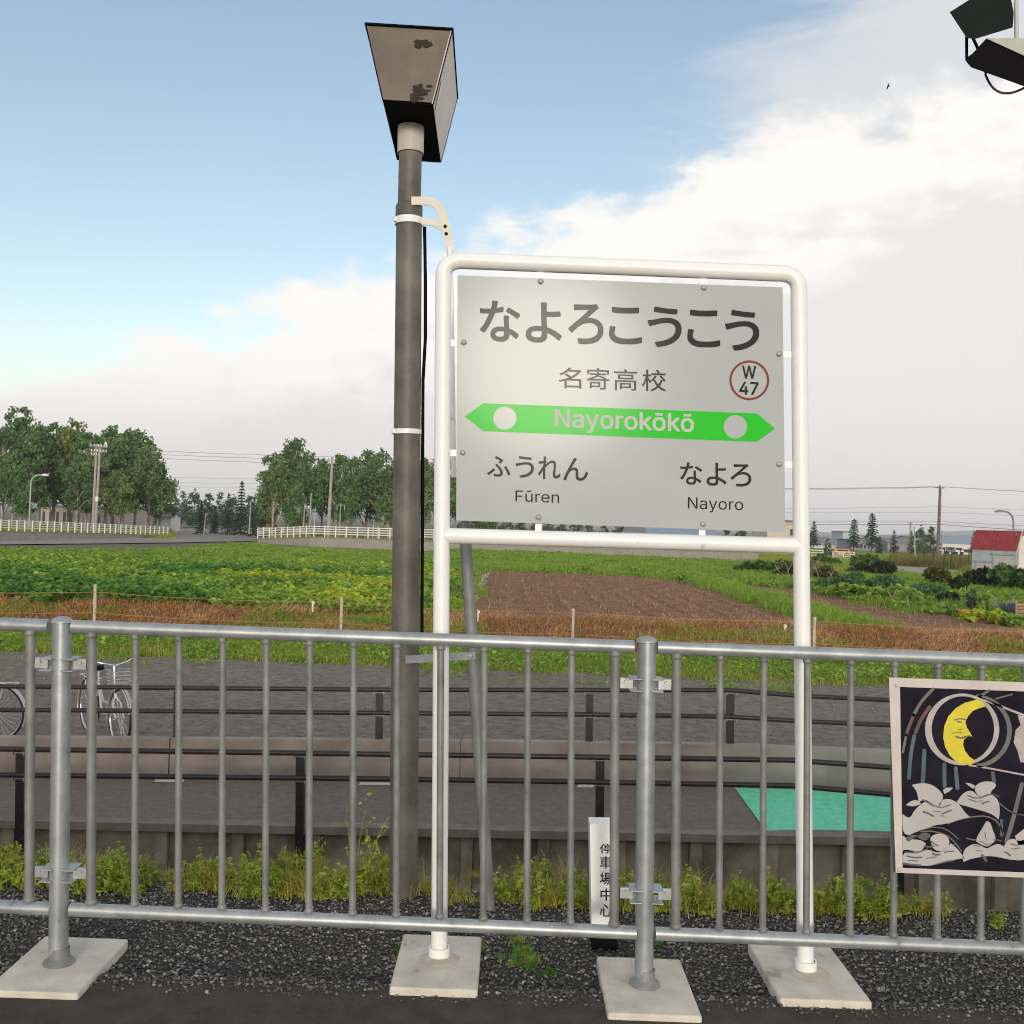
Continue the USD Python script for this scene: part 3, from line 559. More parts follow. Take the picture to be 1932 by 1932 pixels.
# ------------------------------------------------------------------ picture board on the fence
DP = DF - .034
pb = thing('picture_board', 'dark picture board with yellow crescent moon and white lilies hung on the fence', 'picture board', (at(1690, 1660, DP)[0], DP, .3))
fr = [(150, 95), (2655, 187), (2710, 1770), (205, 1675)]
sheet = part('panel', hull([at(*c5(*q), D) for q in fr for D in (DP, DP + .012)]), mat('board_margin', (.50, .46, .45), (.58, .54, .53), 8, .5), pb)
def pp(name, poly, mt, lv): return part(name, sheet_px(poly, c5, DP - .0004 * (lv - 1), .0006), mt, sheet, kind='stuff' if name in ('petal_shade', 'light_streak', 'petal_arc', 'moon_face', 'moon_ring') else None)
pic_dark = mat('picture_night', (.010, .008, .015), (.018, .016, .028), 12, .7, spec=.08)
pic_line = mat('picture_line', (.34, .31, .32), (.44, .42, .42), 20, .5)
pic_dim = mat('picture_dim_line', (.10, .10, .10), (.15, .15, .14), 20, .5)
pic_red = mat('picture_reddish', (.10, .055, .045), (.12, .07, .06), 20, .5)
pic_teal = mat('picture_teal', (.03, .07, .09), (.07, .13, .15), 14, .5)
pic_yel = mat('picture_yellow', (.55, .47, .02), (.66, .58, .03), 10, .5)
pic_lily = mat('picture_petal', (.36, .36, .36), (.48, .45, .46), 3, .5)
pic_shade = mat('picture_petal_shade', (.06, .06, .07), (.13, .13, .14), 10, .5)
pp('night_field', Polygon([(240, 172), (2590, 258), (2630, 1722), (262, 1636)]), pic_dark, 1)
def ell(cx, cy, rx, ry): return affinity.scale(Point(cx, cy).buffer(1, 32), rx, ry)
e1 = ell(742, 516, 300, 290)
def ln(pts, w_): 
    q = np.array(pts, float)
    if len(q) > 2:
        for _ in range(2):
            q = np.vstack([q[:1], np.stack([.75 * q[:-1] + .25 * q[1:], .25 * q[:-1] + .75 * q[1:]], 1).reshape(-1, 2), q[-1:]])
    return LineString(q).buffer(w_ / 2, cap_style='round', join_style='round')
pp('light_streak', union_all([ln([(505, 190), (410, 290), (350, 400)], 26), ln([(290, 560), (262, 700)], 20), ln([(880, 250), (960, 200)], 18), ln([(1015, 268), (1145, 232)], 14), ln([(1225, 960), (1150, 1260), (1100, 1420)], 34)]), pic_dim, 2)
pp('light_streak', union_all([ln([(350, 400), (310, 500), (290, 560)], 26), ln([(478, 335), (410, 430), (365, 540)], 28)]), pic_red, 2)
pp('light_streak', union_all([ln([(355, 570), (325, 720), (312, 910)], 30), ln([(436, 690), (424, 940)], 34), ln([(598, 800), (600, 975)], 30), ln([(690, 830), (704, 990)], 32), ln([(990, 870), (1000, 940)], 30), ln([(1060, 1250), (1060, 1370)], 24)]), pic_teal, 2)
e2 = ell(835, 530, 308, 300).difference(ell(838, 528, 268, 268)).difference(e1)
pp('moon_ring', union_all([e1.difference(ell(748, 514, 252, 266)), ln([(860, 248), (1010, 312), (1300, 425), (2300, 800)], 18), ln([(800, 806), (930, 824), (1300, 895), (2300, 1085)], 14)]), pic_line, 2)
pp('moon_ring', e2.intersection(Polygon([(860, 150), (1300, 150), (1300, 900), (860, 900)])), pic_dim, 2)
moon = Polygon([(930, 330), (895, 285), (855, 276), (760, 302), (690, 345), (630, 410), (597, 490), (588, 580), (605, 660), (640, 725), (690, 775), (745, 802), (820, 800), (848, 770), (800, 735), (765, 690), (750, 640), (755, 600), (790, 572), (822, 572), (806, 540), (780, 500), (768, 455), (790, 410), (830, 365), (880, 345)])
pp('crescent_moon', moon, pic_yel, 3)
pp('moon_face', union_all([ln([(682, 440), (720, 428), (772, 436)], 10), ln([(702, 452), (735, 458)], 12), ln([(708, 520), (735, 516)], 8), ln([(660, 545), (740, 540)], 6), ln([(695, 575), (735, 588), (770, 578)], 14), ln([(760, 574), (806, 568)], 8)]), pic_shade, 4)
c6 = lambda q: [((x * .8288) + 138, (y * .8288) + 82.8) for x, y in q]     # finer crop of the same board, brought to the first crop's pixels
def chaikin(q, n=2):
    """Rounds the flat corners of an outline and leaves its sharp tips."""
    q = np.array(q, float)
    for _ in range(n):
        a, b = np.roll(q, 1, 0) - q, np.roll(q, -1, 0) - q
        cs = (a * b).sum(1) / np.maximum(np.linalg.norm(a, axis=1) * np.linalg.norm(b, axis=1), 1e-9)
        q = np.vstack([[p] if c > -.35 else [p + .25 * u, p + .25 * w] for p, u, w, c in zip(q, a, b, cs)])
    return q
lil = [
 [(243, 1066), (300, 1052), (380, 1050), (450, 1073), (505, 1118), (545, 1170), (530, 1220), (508, 1268), (470, 1282), (430, 1240), (380, 1208), (345, 1210), (305, 1228), (300, 1180), (285, 1120)],
 [(545, 1112), (580, 1092), (636, 1094), (600, 1128), (556, 1150)], [(184, 1260), (230, 1222), (290, 1212), (324, 1246), (290, 1264), (240, 1272)],
 [(330, 1250), (380, 1225), (430, 1262), (490, 1290), (530, 1212), (590, 1200), (650, 1220), (690, 1248), (720, 1285), (760, 1340), (800, 1376), (740, 1388), (640, 1422), (540, 1447), (470, 1452), (400, 1478), (330, 1502), (250, 1532), (200, 1558), (150, 1520), (148, 1350), (190, 1385), (230, 1380), (260, 1320)],
 [(764, 1046), (810, 1050), (856, 1076), (832, 1098), (800, 1075)], [(850, 1085), (900, 1043), (980, 1028), (1048, 1043), (1058, 1080), (1012, 1120), (1006, 1152), (940, 1178), (890, 1172), (860, 1130)],
 [(674, 1237), (720, 1168), (780, 1122), (840, 1128), (880, 1180), (950, 1185), (1010, 1158), (1060, 1188), (1087, 1240), (1096, 1330), (1082, 1398), (1030, 1352), (960, 1326), (880, 1302), (800, 1277), (720, 1257)],
 [(150, 1562), (200, 1598), (260, 1598), (330, 1606), (374, 1640), (342, 1692), (300, 1722), (240, 1702), (180, 1692), (150, 1700)], [(416, 1580), (470, 1543), (540, 1542), (594, 1580), (604, 1640), (572, 1694), (500, 1714), (446, 1684), (428, 1630)],
 [(150, 1742), (200, 1718), (300, 1735), (400, 1692), (480, 1732), (560, 1702), (620, 1638), (680, 1688), (724, 1745), (748, 1776), (650, 1792), (560, 1802), (430, 1852), (300, 1850), (150, 1836)],
 [(965, 1420), (1002, 1428), (1022, 1500), (1054, 1570), (1042, 1622), (990, 1664), (930, 1654), (866, 1612), (880, 1560), (920, 1500)],
 [(732, 1774), (750, 1698), (800, 1657), (860, 1637), (920, 1664), (970, 1690), (1030, 1658), (1080, 1637), (1140, 1668), (1160, 1617), (1220, 1586), (1290, 1618), (1332, 1598), (1440, 1640), (1500, 1740), (1330, 1800), (1200, 1792), (1100, 1770), (1000, 1753), (900, 1765), (800, 1787), (745, 1812)],
 [(1246, 1564), (1332, 1496), (1420, 1560), (1366, 1640), (1280, 1650)],
 [(1900, 1300), (2000, 1190), (2120, 1280), (2300, 1250), (2360, 1430), (2170, 1570), (1960, 1540)], [(2440, 1560), (2620, 1480), (2840, 1590), (2930, 1790), (2620, 1830), (2410, 1750)]]
for q in lil: pp('lily', Polygon(chaikin(c6(q))).buffer(0).buffer(2), pic_lily, 3)
shade_lines = [([(345, 1205), (400, 1245), (448, 1270)], 12), ([(400, 1228), (445, 1262), (520, 1290), (612, 1258)], 12), ([(352, 1328), (405, 1342), (445, 1368)], 20), ([(445, 1320), (520, 1325)], 7), ([(535, 1348), (585, 1325), (622, 1312)], 16), ([(510, 1365), (560, 1370)], 7),
 ([(785, 1168), (850, 1195), (920, 1190), (960, 1163), (1030, 1152), (1090, 1180)], 12), ([(795, 1203), (862, 1226)], 10), ([(925, 1248), (960, 1230), (990, 1226)], 14), ([(870, 1230), (930, 1215)], 6),
 ([(355, 1662), (420, 1672), (452, 1660)], 14), ([(425, 1615), (455, 1640), (490, 1655)], 14), ([(175, 1722), (280, 1727), (385, 1693)], 14), ([(190, 1758), (260, 1775), (335, 1770)], 14), ([(440, 1732), (470, 1748), (505, 1744)], 18), ([(555, 1722), (600, 1712), (645, 1712)], 12), ([(380, 1780), (480, 1765)], 8), ([(205, 1800), (300, 1806)], 8), ([(155, 1828), (230, 1842), (320, 1848)], 18), ([(480, 1838), (560, 1815), (650, 1800)], 12), ([(640, 1650), (668, 1640)], 10),
 ([(775, 1585), (830, 1600), (868, 1600)], 12), ([(1040, 1600), (1075, 1600), (1110, 1612)], 12), ([(845, 1652), (900, 1662)], 10), ([(905, 1612), (985, 1658), (1035, 1628)], 8), ([(950, 1530), (965, 1600)], 8), ([(925, 1752), (945, 1775), (960, 1800)], 26), ([(1145, 1722), (1170, 1728), (1195, 1752)], 18), ([(860, 1700), (930, 1712)], 7), ([(1200, 1640), (1270, 1655)], 12), ([(1215, 1690), (1290, 1680)], 10)]
pp('petal_shade', union_all([ln(c6(q), w_ * .83) for q, w_ in shade_lines] + [Polygon(chaikin(c6([(175, 1600), (195, 1560), (260, 1548), (300, 1560), (250, 1585), (210, 1620)]))), Polygon(chaikin(c6([(290, 1570), (330, 1535), (390, 1528), (420, 1560), (380, 1610), (330, 1600)])))]), pic_shade, 4)
pp('petal_arc', union_all([ln(c6(q), w_ * .83) for q, w_ in (([(330, 1520), (430, 1512), (560, 1545), (650, 1610), (722, 1712)], 12), ([(590, 1442), (700, 1398), (850, 1372), (970, 1366), (1080, 1420), (1130, 1540)], 13), ([(330, 1500), (470, 1470), (590, 1500), (690, 1590)], 9), ([(1090, 1240), (1160, 1300), (1240, 1345), (1400, 1372)], 9))]), pic_dim, 2)
pp('pale_figure', Polygon([(1190, 400), (1300, 420), (1340, 500), (1330, 640), (1280, 790), (1212, 780), (1190, 690), (1158, 620), (1175, 520), (1215, 480)]), pic_line, 3)
for q in ((212, 158), (232, 1650)):
    part('rivet', lathe([(0, .004), (.006, .003), (.008, 0)], at(*c5(*q), DP), 12, (0, -1, 0)), rust_m, pb, 40)

# ------------------------------------------------------------------ marker post
DM = 3.72
mk = thing('marker_post', 'white square wooden marker post with vertical black characters and dark foot', 'marker post', (at(1140, 1790, DM)[0], DM + .045, 0))
ta, tb_ = [c8(199, 1080), c8(300, 1085)], [c8(206, 1500), c8(312, 1500)]
d_ = .088
def slab(lo, hi, z_in=0): return hull([at(*q, DM) + [0, dy, 0] for q in (*lo, *hi) for dy in (0, d_)])
part('post', slab(tb_, ta), white_paint, mk)
apex = at(*c8(250, 1018), DM) + [0, d_ / 2, 0]
part('pyramid_top', hull([at(*q, DM) + [0, dy, 0] for q in (c8(199, 1026), c8(301, 1028), ta[0], ta[1]) for dy in (0, d_)] + [apex]), white_paint, mk)
part('dark_foot', slab([c8(207, 1632), c8(330, 1632)], [c8(204, 1500), c8(314, 1500)]), black_m, mk)
part('lettering', sheet_px(union_all([fit(glyph(c, 2.5), *b, slope=.0) for c, *b in (('停', 243, 1116, 299, 1160), ('車', 243, 1172, 299, 1228), ('場', 243, 1246, 300, 1302), ('中', 246, 1318, 299, 1374), ('心', 243, 1390, 300, 1446))]), c8, DM, .001), print_black, mk)

# ------------------------------------------------------------------ lamp post
DL = 4.2
lp = thing('lamp_post', 'brown grey platform lamp post with a flared box lamp on top', 'lamp post', (at(762, 1690, DL)[0], DL, 0))
p0, p1, p2 = at(760, 1760, DL), at(772, 395, DL), at(775.5, 250, DL)
pole = part('pole', tube([p0, p0 * .55 + p1 * .45, p1], [.058, .057, .0525], 24), lamp_pole_m, lp, 50)
part('upper_pole', tube([p1 - [0, 0, .03], p2], .0470, 24), lamp_pole_m, lp, 50)
part('joint_ring', lathe([(.047, .022), (.055, .012), (.0555, -.03), (.053, -.035)], p1, 24), lamp_pole_m, lp, 40)
part('lamp_collar', tube([at(774.5, 290, DL), at(775.5, 240, DL)], .054, 24), mat('pale_collar', (.45, .42, .38), (.55, .52, .48), 12, .5), lp, 40)
for y, w_ in ((418.5, 6.5), (815, 4.5)):
    a_ = at(771.5 - (y - 418) * .009, y, DL); k_ = .0575 if y < 500 else .0595
    bnd = part('band', lathe([(k_ - .004, -w_ * .00216), (k_, -w_ * .00216), (k_, w_ * .00216), (k_ - .004, w_ * .00216)], a_, 24, p1 - p0), white_paint, lp, 40)
    part('buckle', rbox(a_ + [-.05, -.032, 0], (.016, .012, .022), .002), bolt_steel, bnd)
def hop(x, y, h): return np.array([x, y, EYE[2] + h])
DN, DK = 3.96, 4.63
BLn, BRn, BLf, BRf = at(722.6, 190.6, DN), at(817.3, 196.5, DN), at(749.3, 300.5, DK), at(832, 305.8, DK)
TLn, TRn = at(690.6, 48.5, DN), at(853.2, 58.5, DN)
TRf = at(862.5, 186, DK); TLf = TRf + (TLn - TRn)
# lamp head: four flared panels, black underside, lid
def quad_slab(a, b, c, d, th):
    n = np.cross(b - a, d - a); n /= np.linalg.norm(n)
    return hull([p + n * s for p in (a, b, c, d) for s in (0, th)])
head = part('lamp_housing', hull([p + [0, 0, dz] for p in (BLn, BRn, BLf, BRf) for dz in (-.003, .006)]), black_m, lp)
cen = (BLn + BRf + TLn + TRf) / 4
def inset(*ps): return [p + (cen - p) * .004 for p in ps]
part('front_panel', quad_slab(BLn, BRn, TRn, TLn, -.006), lamp_panel, head, label='brown stained front panel with dark insect patches')
part('side_panel', quad_slab(BRn, BRf, TRf, TRn, -.006), lamp_side, head)
part('side_panel', quad_slab(BLf, BLn, TLn, TLf, -.006), lamp_side, head)
part('back_panel', quad_slab(BRf, BLf, TLf, TRf, -.006), lamp_side, head)
part('lid', hull([p + (p - (TLn + TRf) / 2) * .03 + [0, 0, dz] for p in (TLn, TRn, TLf, TRf) for dz in (.002, .009)]), black_m, head)
for a_, b_ in ((BRn, TRn), (BRf, TRf), (BLn, TLn), (BLf, TLf)):
    part('corner_trim', tube([a_, b_], .0025, 8), black_m, head)
part('panel_trim', tube([BRn + (TRn - BRn) * .02 + (BRf - BRn) * .12, TRn * .38 + BRn * .62 + (BRf - BRn) * .06], .006, 8), chrome, head)
nf = np.cross(BRn - BLn, TLn - BLn); nf /= np.linalg.norm(nf)
if nf[1] > 0: nf = -nf
rng = np.random.default_rng(5)
blobs = []
for (cx, cy, n_, sx, sy) in ((575, 310, 26, 60, 26), (560, 635, 22, 60, 40), (515, 700, 14, 30, 24)):
    for _ in range(n_):
        x, y = cx + rng.normal(0, sx * .55), cy + rng.normal(0, sy * .5)
        c = at((1000 + x / 2.416) / 1.5528, (y / 2.416) / 1.5528, DN)
        fr_ = np.linalg.lstsq(np.array([BRn - BLn, TLn - BLn]).T, c - BLn, rcond=None)[0]
        c = BLn + (BRn - BLn) * fr_[0] + (TLn - BLn) * fr_[1] + nf * .001
        q = trimesh.creation.icosphere(1, 1.0)
        blobs.append((np.array(q.vertices) * [rng.uniform(.006, .016), .0022, rng.uniform(.004, .009)] + c, q.faces))
part('insect_stain', cat(blobs), insect_m, head, kind='stuff')
# white bent straps holding the cable clear of the sign
q0, q1, q2 = at(776, 379, DL - .05), at(833, 376, DL - .05), at(842, 432, DL - .05)
strap = np.vstack([[q0], bezier(at(800, 379, DL - .05), q1, q2, 10), [at(850, 475, DL - .05)]])
def ribbon(pts, w_, th):
    pts = np.asarray(pts); d = np.gradient(pts, axis=0); d /= np.linalg.norm(d, axis=1, keepdims=True)
    n = np.cross(d, [0, 1.0, 0]); n /= np.linalg.norm(n, axis=1, keepdims=True)
    k = len(pts); Y = np.array([0, th / 2, 0])
    v = np.vstack([pts + n * w_ / 2 - Y, pts - n * w_ / 2 - Y, pts - n * w_ / 2 + Y, pts + n * w_ / 2 + Y]); f = []
    for i in range(k - 1):
        for a_ in range(4):
            b_ = (a_ + 1) % 4
            f += [[a_ * k + i, a_ * k + i + 1, b_ * k + i + 1], [a_ * k + i, b_ * k + i + 1, b_ * k + i]]
    f += [[0, k, 2 * k], [0, 2 * k, 3 * k], [k - 1, 3 * k - 1, 2 * k - 1], [k - 1, 4 * k - 1, 3 * k - 1]]
    return v, np.array(f)
arm = part('cable_arm', ribbon(strap, .033, .006), mat('cream_strap', (.58, .56, .48), (.66, .64, .57), 14, .5), lp)
part('arm_strut', ribbon(np.vstack([[at(795, 418, DL - .045)], bezier(at(806, 418, DL - .045), at(836, 420, DL - .045), at(846, 446, DL - .045), 8)]), .028, .006), LK + 'cream_strap', arm)
for x, y in ((840, 427), (842, 441)):
    part('arm_bolt', lathe([(0, .006), (.006, .005), (.007, 0)], at(x, y, DL - .054), 10, (0, -1, 0)), black_m, arm)
part('conduit', tube([at(848, 468, DL - .05), at(851, 560, DL - .05), at(853, 700, DL - .05), at(855, 840, DL - .05), at(856, 900, DL - .02)], .011, 12), white_paint, lp, 50)
part('cable', tube([at(801, 428, DL + .02), at(802.5, 520, DL + .02), at(802.5, 640, DL + .01), at(798, 720, DL + .01), at(796, 1200, DL + .02)], .007, 10), black_m, lp, 50)
# inclined stay tube and its clamp
DT = 4.08
s0, s1 = at(925, 1745, DT), at(876, 985, DT)
stay = part('stay_tube', tube([s0, s1], .0235, 16), galv_dull, lp, 50)
part('stay_clamp', quad_slab(at(765, 1237, DL - .075), at(897, 1230, DT - .03), at(897, 1244, DT - .03), at(765, 1252, DL - .075), .006), galv, stay)
part('clamp_bolt', lathe([(0, .008), (.008, .006), (.009, 0)], at(887, 1238, DT - .032), 10, (0, -1, 0)), bolt_steel, stay)

# ------------------------------------------------------------------ floodlights (upper right corner)
def cl_(x, y): return (1738.8 + x * .1, y * .1)
fp = thing('floodlight_mast', 'grey mast at the right carrying two black floodlights', 'mast', (at(1990, 1850, 4.3)[0], 4.3, 0))
ma = at(1992, 1850, 4.3); mb = at(2000, -60, 4.3)
part('pole', tube([ma, mb], .045, 16), galv_dull, fp, 50)
part('cross_arm', tube([at(2000, 92, 4.3), at(1925, 88, 4.3)], .02, 12), galv_dull, fp, 50)
part('hanger', tube([at(1917, -30, 4.3), at(1918, 90, 4.3)], .009, 10), mat('pale_hanger', (.5, .52, .5), None, rough=.5), fp, 50)
green_black = mat('green_black_housing', (.004, .008, .008), (.007, .013, .013), 8, .7, spec=.15)
f1 = thing('floodlight', 'upper black box floodlight tilted up in the top right corner', 'floodlight', at(1860, 30, 4.1))
out1 = [(530, 230), (850, 720), (1010, 735), (1720, 520), (1740, 240), (1680, -60), (1300, -260), (960, -40)]
part('housing', hull([at(*cl_(x, y), 4.0) for x, y in out1] + [at(*cl_(1120 + (x - 1120) * .8, 250 + (y - 250) * .8), 4.32) for x, y in out1]), green_black, f1)
part('yoke', cat([tube([at(*cl_(848, 700), 4.1), at(*cl_(850, 1130), 4.1)], .006, 8), tube([at(*cl_(970, 720), 4.1), at(*cl_(1080, 960), 4.1)], .006, 8), tube([at(*cl_(848, 1120), 4.1), at(*cl_(1100, 950), 4.1)], .006, 8)]), black_m, f1)
f2 = thing('floodlight', 'lower long black floodlight with pale top and hanging cable loop', 'floodlight', at(1900, 115, 4.1))
lo_ = [(830, 1150), (930, 1270), (1010, 1240), (2300, 1760), (2400, 1250), (1220, 725), (1060, 915)]
part('housing', hull([at(*cl_(x, y), 3.98) for x, y in lo_] + [at(*cl_(1650 + (x - 1650) * .86, 1130 + (y - 1130) * .86 - 30), 4.28) for x, y in lo_]), black_m, f2)
part('pale_cover', hull([at(*cl_(x, y), D) for x, y in ((1215, 722), (2400, 700), (2400, 1262)) for D in (3.975, 4.2)]), mat('pale_cover', (.34, .37, .32), (.44, .46, .42), 6, .6), f2)
lpth = np.vstack([[at(*cl_(1200, 1330), 4.05)], bezier(at(*cl_(1210, 1420), 4.05), at(*cl_(1330, 1760), 4.0), at(*cl_(1600, 1760), 4.0), 10), bezier(at(*cl_(1680, 1755), 4.0), at(*cl_(1850, 1720), 4.05), at(*cl_(2050, 1590), 4.1), 8)])
part('cable', tube(lpth, .0045, 10), wire_m, f2, 50)
# bird far off in the sky
b0 = at(1675, 163, 70)
bird = thing('bird', 'tiny slender dark bird flying high in front of the pale cloud', 'bird', b0)
bd_ = manifold3d.Manifold.batch_hull([manifold3d.Manifold.sphere(r, 10).translate(t) for r, t in ((.03, (-.03, 0, -.16)), (.05, (0, 0, 0)), (.03, (.05, 0, .14)), (.015, (.07, 0, .2)))])
part('body', (vf(bd_)[0] + b0, vf(bd_)[1]), black_m, bird, True)
for s in (-1, 1):
    part('wing', hull(np.array([(0, 0, .06), (0, 0, -.08), (.02, s * .2, -.02), (.05, s * .4, -.12), (0, s * .2, -.1), (.01, 0, 0)]) + b0), black_m, bird)

# ------------------------------------------------------------------ bicycles on the lot
def bicycle(label, x, y, heading, group, z=LOT + .012):
    """Front towards local +x; wheels on the ground; turned by heading degrees."""
    t_ = thing('bicycle', label, 'bicycle', (x, y, z), heading, group=group)
    R = .335
    for wx in (-.54, .54):
        th = np.linspace(0, 2 * math.pi, 41)
        circ = np.column_stack([wx + R * np.cos(th), 0 * th, R + R * np.sin(th)])
        w_ = part('wheel', tube(circ * [1, 1, 1], .011, 8), chrome, t_, 60, local=True)
        c2_ = np.column_stack([wx + (R + .012) * np.cos(th), 0 * th, R + (R + .012) * np.sin(th)])
        part('tyre', tube(c2_, .017, 8), tyre_m, w_, 60, local=True)
        part('spokes', cat([tube([(wx, .02 * (-1) ** k, R), (wx + R * math.cos(a), 0, R + R * math.sin(a))], .0018, 4, False) for k, a in enumerate(np.arange(28) / 28 * 2 * math.pi)]), chrome, w_, local=True)
        tm = np.linspace(.15 * math.pi, (1.12 if wx < 0 else .95) * math.pi, 18) if wx < 0 else np.linspace(.1 * math.pi, 1.05 * math.pi, 18)
        arc = np.column_stack([wx + (R + .045) * np.cos(tm), 0 * tm, R + (R + .045) * np.sin(tm)])
        part('mudguard', cat([tube(arc + [0, o, -abs(o) * .4], .010, 6) for o in (-.022, 0, .022)]), silver_m, t_, 60, local=True)
    bb, st, hd0, hd1, ra, fa = (-.08, 0, .29), (-.24, 0, .66), (.36, 0, .58), (.30, 0, .80), (-.54, 0, R), (.54, 0, R)
    part('frame', cat([tube([bb, st], .016), tube([bb, (.16, 0, .34), hd0], .02), tube([st, (-.05, 0, .46), (.2, 0, .46), hd0], .014), tube([bb, ra], .009), tube([st, ra], .008), tube([hd0, hd1], .018)]), silver_m, t_, 50, local=True)
    part('fork', cat([tube([hd0, (.41, .05, .50), (.50, .05, .36), (.54, .05, R)], .010), tube([hd0, (.41, -.05, .50), (.50, -.05, .36), (.54, -.05, R)], .010)]), chrome, t_, 50, local=True)
    part('handlebar', cat([tube([hd1, (.27, 0, .95)], .012), tube([(.05, .27, .98), (.14, .26, 1.0), (.27, .16, .99), (.29, 0, .95), (.27, -.16, .99), (.14, -.26, 1.0), (.05, -.27, .98)], .011)]), chrome, t_, 50, local=True)
    part('grip', tube([(.02, .27, .975), (.11, .265, .995)], .017), black_m, t_, local=True)
    part('grip', tube([(.02, -.27, .975), (.11, -.265, .995)], .017), black_m, t_, local=True)
    part('saddle', hull([(-.14, 0, .87), (-.16, .04, .85), (-.16, -.04, .85), (-.34, .09, .88), (-.34, -.09, .88), (-.38, .06, .84), (-.38, -.06, .84), (-.3, 0, .80)]), black_m, t_, local=True)
    part('seat_post', tube([st, (-.265, 0, .83)], .012), chrome, t_, local=True)
    part('rack', cat([tube([(-.78, .06, .71), (-.30, .06, .70)], .006), tube([(-.78, -.06, .71), (-.30, -.06, .70)], .006), tube([(-.78, .06, .71), (-.8, 0, .71), (-.78, -.06, .71)], .006), tube([(-.6, .06, .71), ra], .005), tube([(-.6, -.06, .71), ra], .005)]), chrome, t_, 50, local=True)
    wires = []
    for k in range(6):
        h = .70 + k * .045; s = .11 + k * .008
        wires.append(tube([(.40, -s, h), (.40 + s * 1.7, -s, h), (.40 + s * 1.7, s, h), (.40, s, h), (.40, -s, h)], .003, 5))
    for k in range(9):
        yy = -.14 + k * .035
        wires.append(tube([(.62, yy, .93), (.585, yy * .8, .70), (.40, yy * .8, .70), (.40, yy, .93)], .0028, 5))
    part('basket', cat(wires), chrome, t_, local=True)
    part('crank', cat([lathe([(.075, -.005), (.085, 0), (.075, .005)], (-.08, -.04, .29), 20, (0, 1, 0)), tube([(-.08, -.06, .29), (-.02, -.07, .16)], .009), tube([(-.08, .06, .29), (-.14, .07, .42)], .009), box((-.01, -.11, .155), (.09, .07, .02)), box((-.15, .11, .425), (.09, .07, .02))]), galv_dull, t_, local=True)
    return t_
ba = at(196, 1385, 12.6)
bicycle('silver city bicycle with wire basket facing the platform near the left fence post', -5.07, 13.1, -49, 'bicycles on the lot', )
bicycle('bicycle at the left edge showing its rear wheel and rack', -6.80, 12.75, 178, 'bicycles on the lot')


# ================================================================== VEGETATION NEAR THE TRACK
def leaves(c, size, rng, n=None, flat=0.0, aspect=1.6, droop=0.0):
    """One folded leaf (two triangles) at each centre, at random angles; flat pulls them towards level."""
    c = np.asarray(c, float); k = len(c); size = np.broadcast_to(size, k)
    nrm = rng.normal(size=(k, 3)); nrm[:, 2] = np.abs(nrm[:, 2]) + flat * 2; nrm /= np.linalg.norm(nrm, axis=1, keepdims=True)
    a = rng.normal(size=(k, 3)); a -= nrm * (a * nrm).sum(1, keepdims=True); a /= np.linalg.norm(a, axis=1, keepdims=True)
    b = np.cross(nrm, a)
    h = size[:, None] / 2
    tip, tail = c + a * h * aspect - [0, 0, droop], c - a * h * aspect
    l, r = c + b * h + nrm * h * .25, c - b * h + nrm * h * .25
    v = np.stack([tail, r, tip, l], 1).reshape(-1, 3)
    i = np.arange(k)[:, None] * 4
    return v, np.vstack([i + [0, 1, 2], i + [0, 2, 3]])
def blades(base, h, w_, rng, lean=.5, segs=2, dirs=None):
    """Thin tapering grass blades bending over."""
    base = np.asarray(base, float); k = len(base); h = np.broadcast_to(h, k)
    a = rng.uniform(0, 2 * math.pi, k); d = np.column_stack([np.cos(a), np.sin(a), 0 * a])
    if dirs is not None: d = dirs
    s = np.cross(d, [0, 0, 1.0]); s /= np.maximum(np.linalg.norm(s, axis=1, keepdims=True), 1e-9)
    tw = rng.uniform(-1, 1, (k, 1)); s = s * np.sqrt(1 - tw ** 2 * .6) + d * tw * .7
    ln_ = rng.uniform(.2, 1.0, (k, 1)) * lean
    vs = []
    for j in range(segs + 1):
        f_ = j / segs
        p = base + d * (ln_ * h[:, None] * f_ ** 1.7) + np.array([0, 0, 1.0]) * (h[:, None] * (f_ - ln_ * .35 * f_ ** 2))
        ww = w_ * (1 - f_ * .85) / 2
        vs += [p - s * ww, p + s * ww]
    v = np.stack(vs, 1).reshape(-1, 3); n = 2 * (segs + 1); i = np.arange(k)[:, None] * n
    f = np.vstack([np.vstack([i + [2 * j, 2 * j + 1, 2 * j + 3], i + [2 * j, 2 * j + 3, 2 * j + 2]]) for j in range(segs)])
    return v, f
rng = np.random.default_rng(11)

# weeds along the back edge of the platform
def weed_tuft(r, n, h, leafy):
    a = r.uniform(0, 6.28, n * 2); rad = np.abs(r.normal(0, .06, n * 2))
    b = np.column_stack([rad * np.cos(a), rad * np.sin(a), 0 * a])
    if not leafy: return blades(b, r.uniform(.3, 1, 2 * n) * h, .0055, r, 1.3, 4)
    out = [blades(b[:n // 2], r.uniform(.3, .8, n // 2) * h, .005, r, 1.0, 3)]
    for _ in range(7):                                                # branching stems set with small cut leaves
        x0 = r.normal(0, .035, 2); d = r.normal(0, .05, 2); hh = h * r.uniform(.5, 1.15); s_ = np.linspace(0, 1, 5)
        p = np.column_stack([x0[0] + d[0] * s_ ** 2, x0[1] + d[1] * s_ ** 2, hh * s_]); out.append(tube(p, np.linspace(.0022, .0008, 5), 4, False))
        q = r.uniform(.1, 1, 22); c = np.column_stack([np.interp(q, s_, p[:, k]) for k in range(3)]) + r.normal(0, .016, (22, 3)) * (1.25 - q[:, None])
        out.append(leaves(c, r.uniform(.010, .026, 22) * (1.1 - .6 * q), r, aspect=3.2))
    return cat(out)
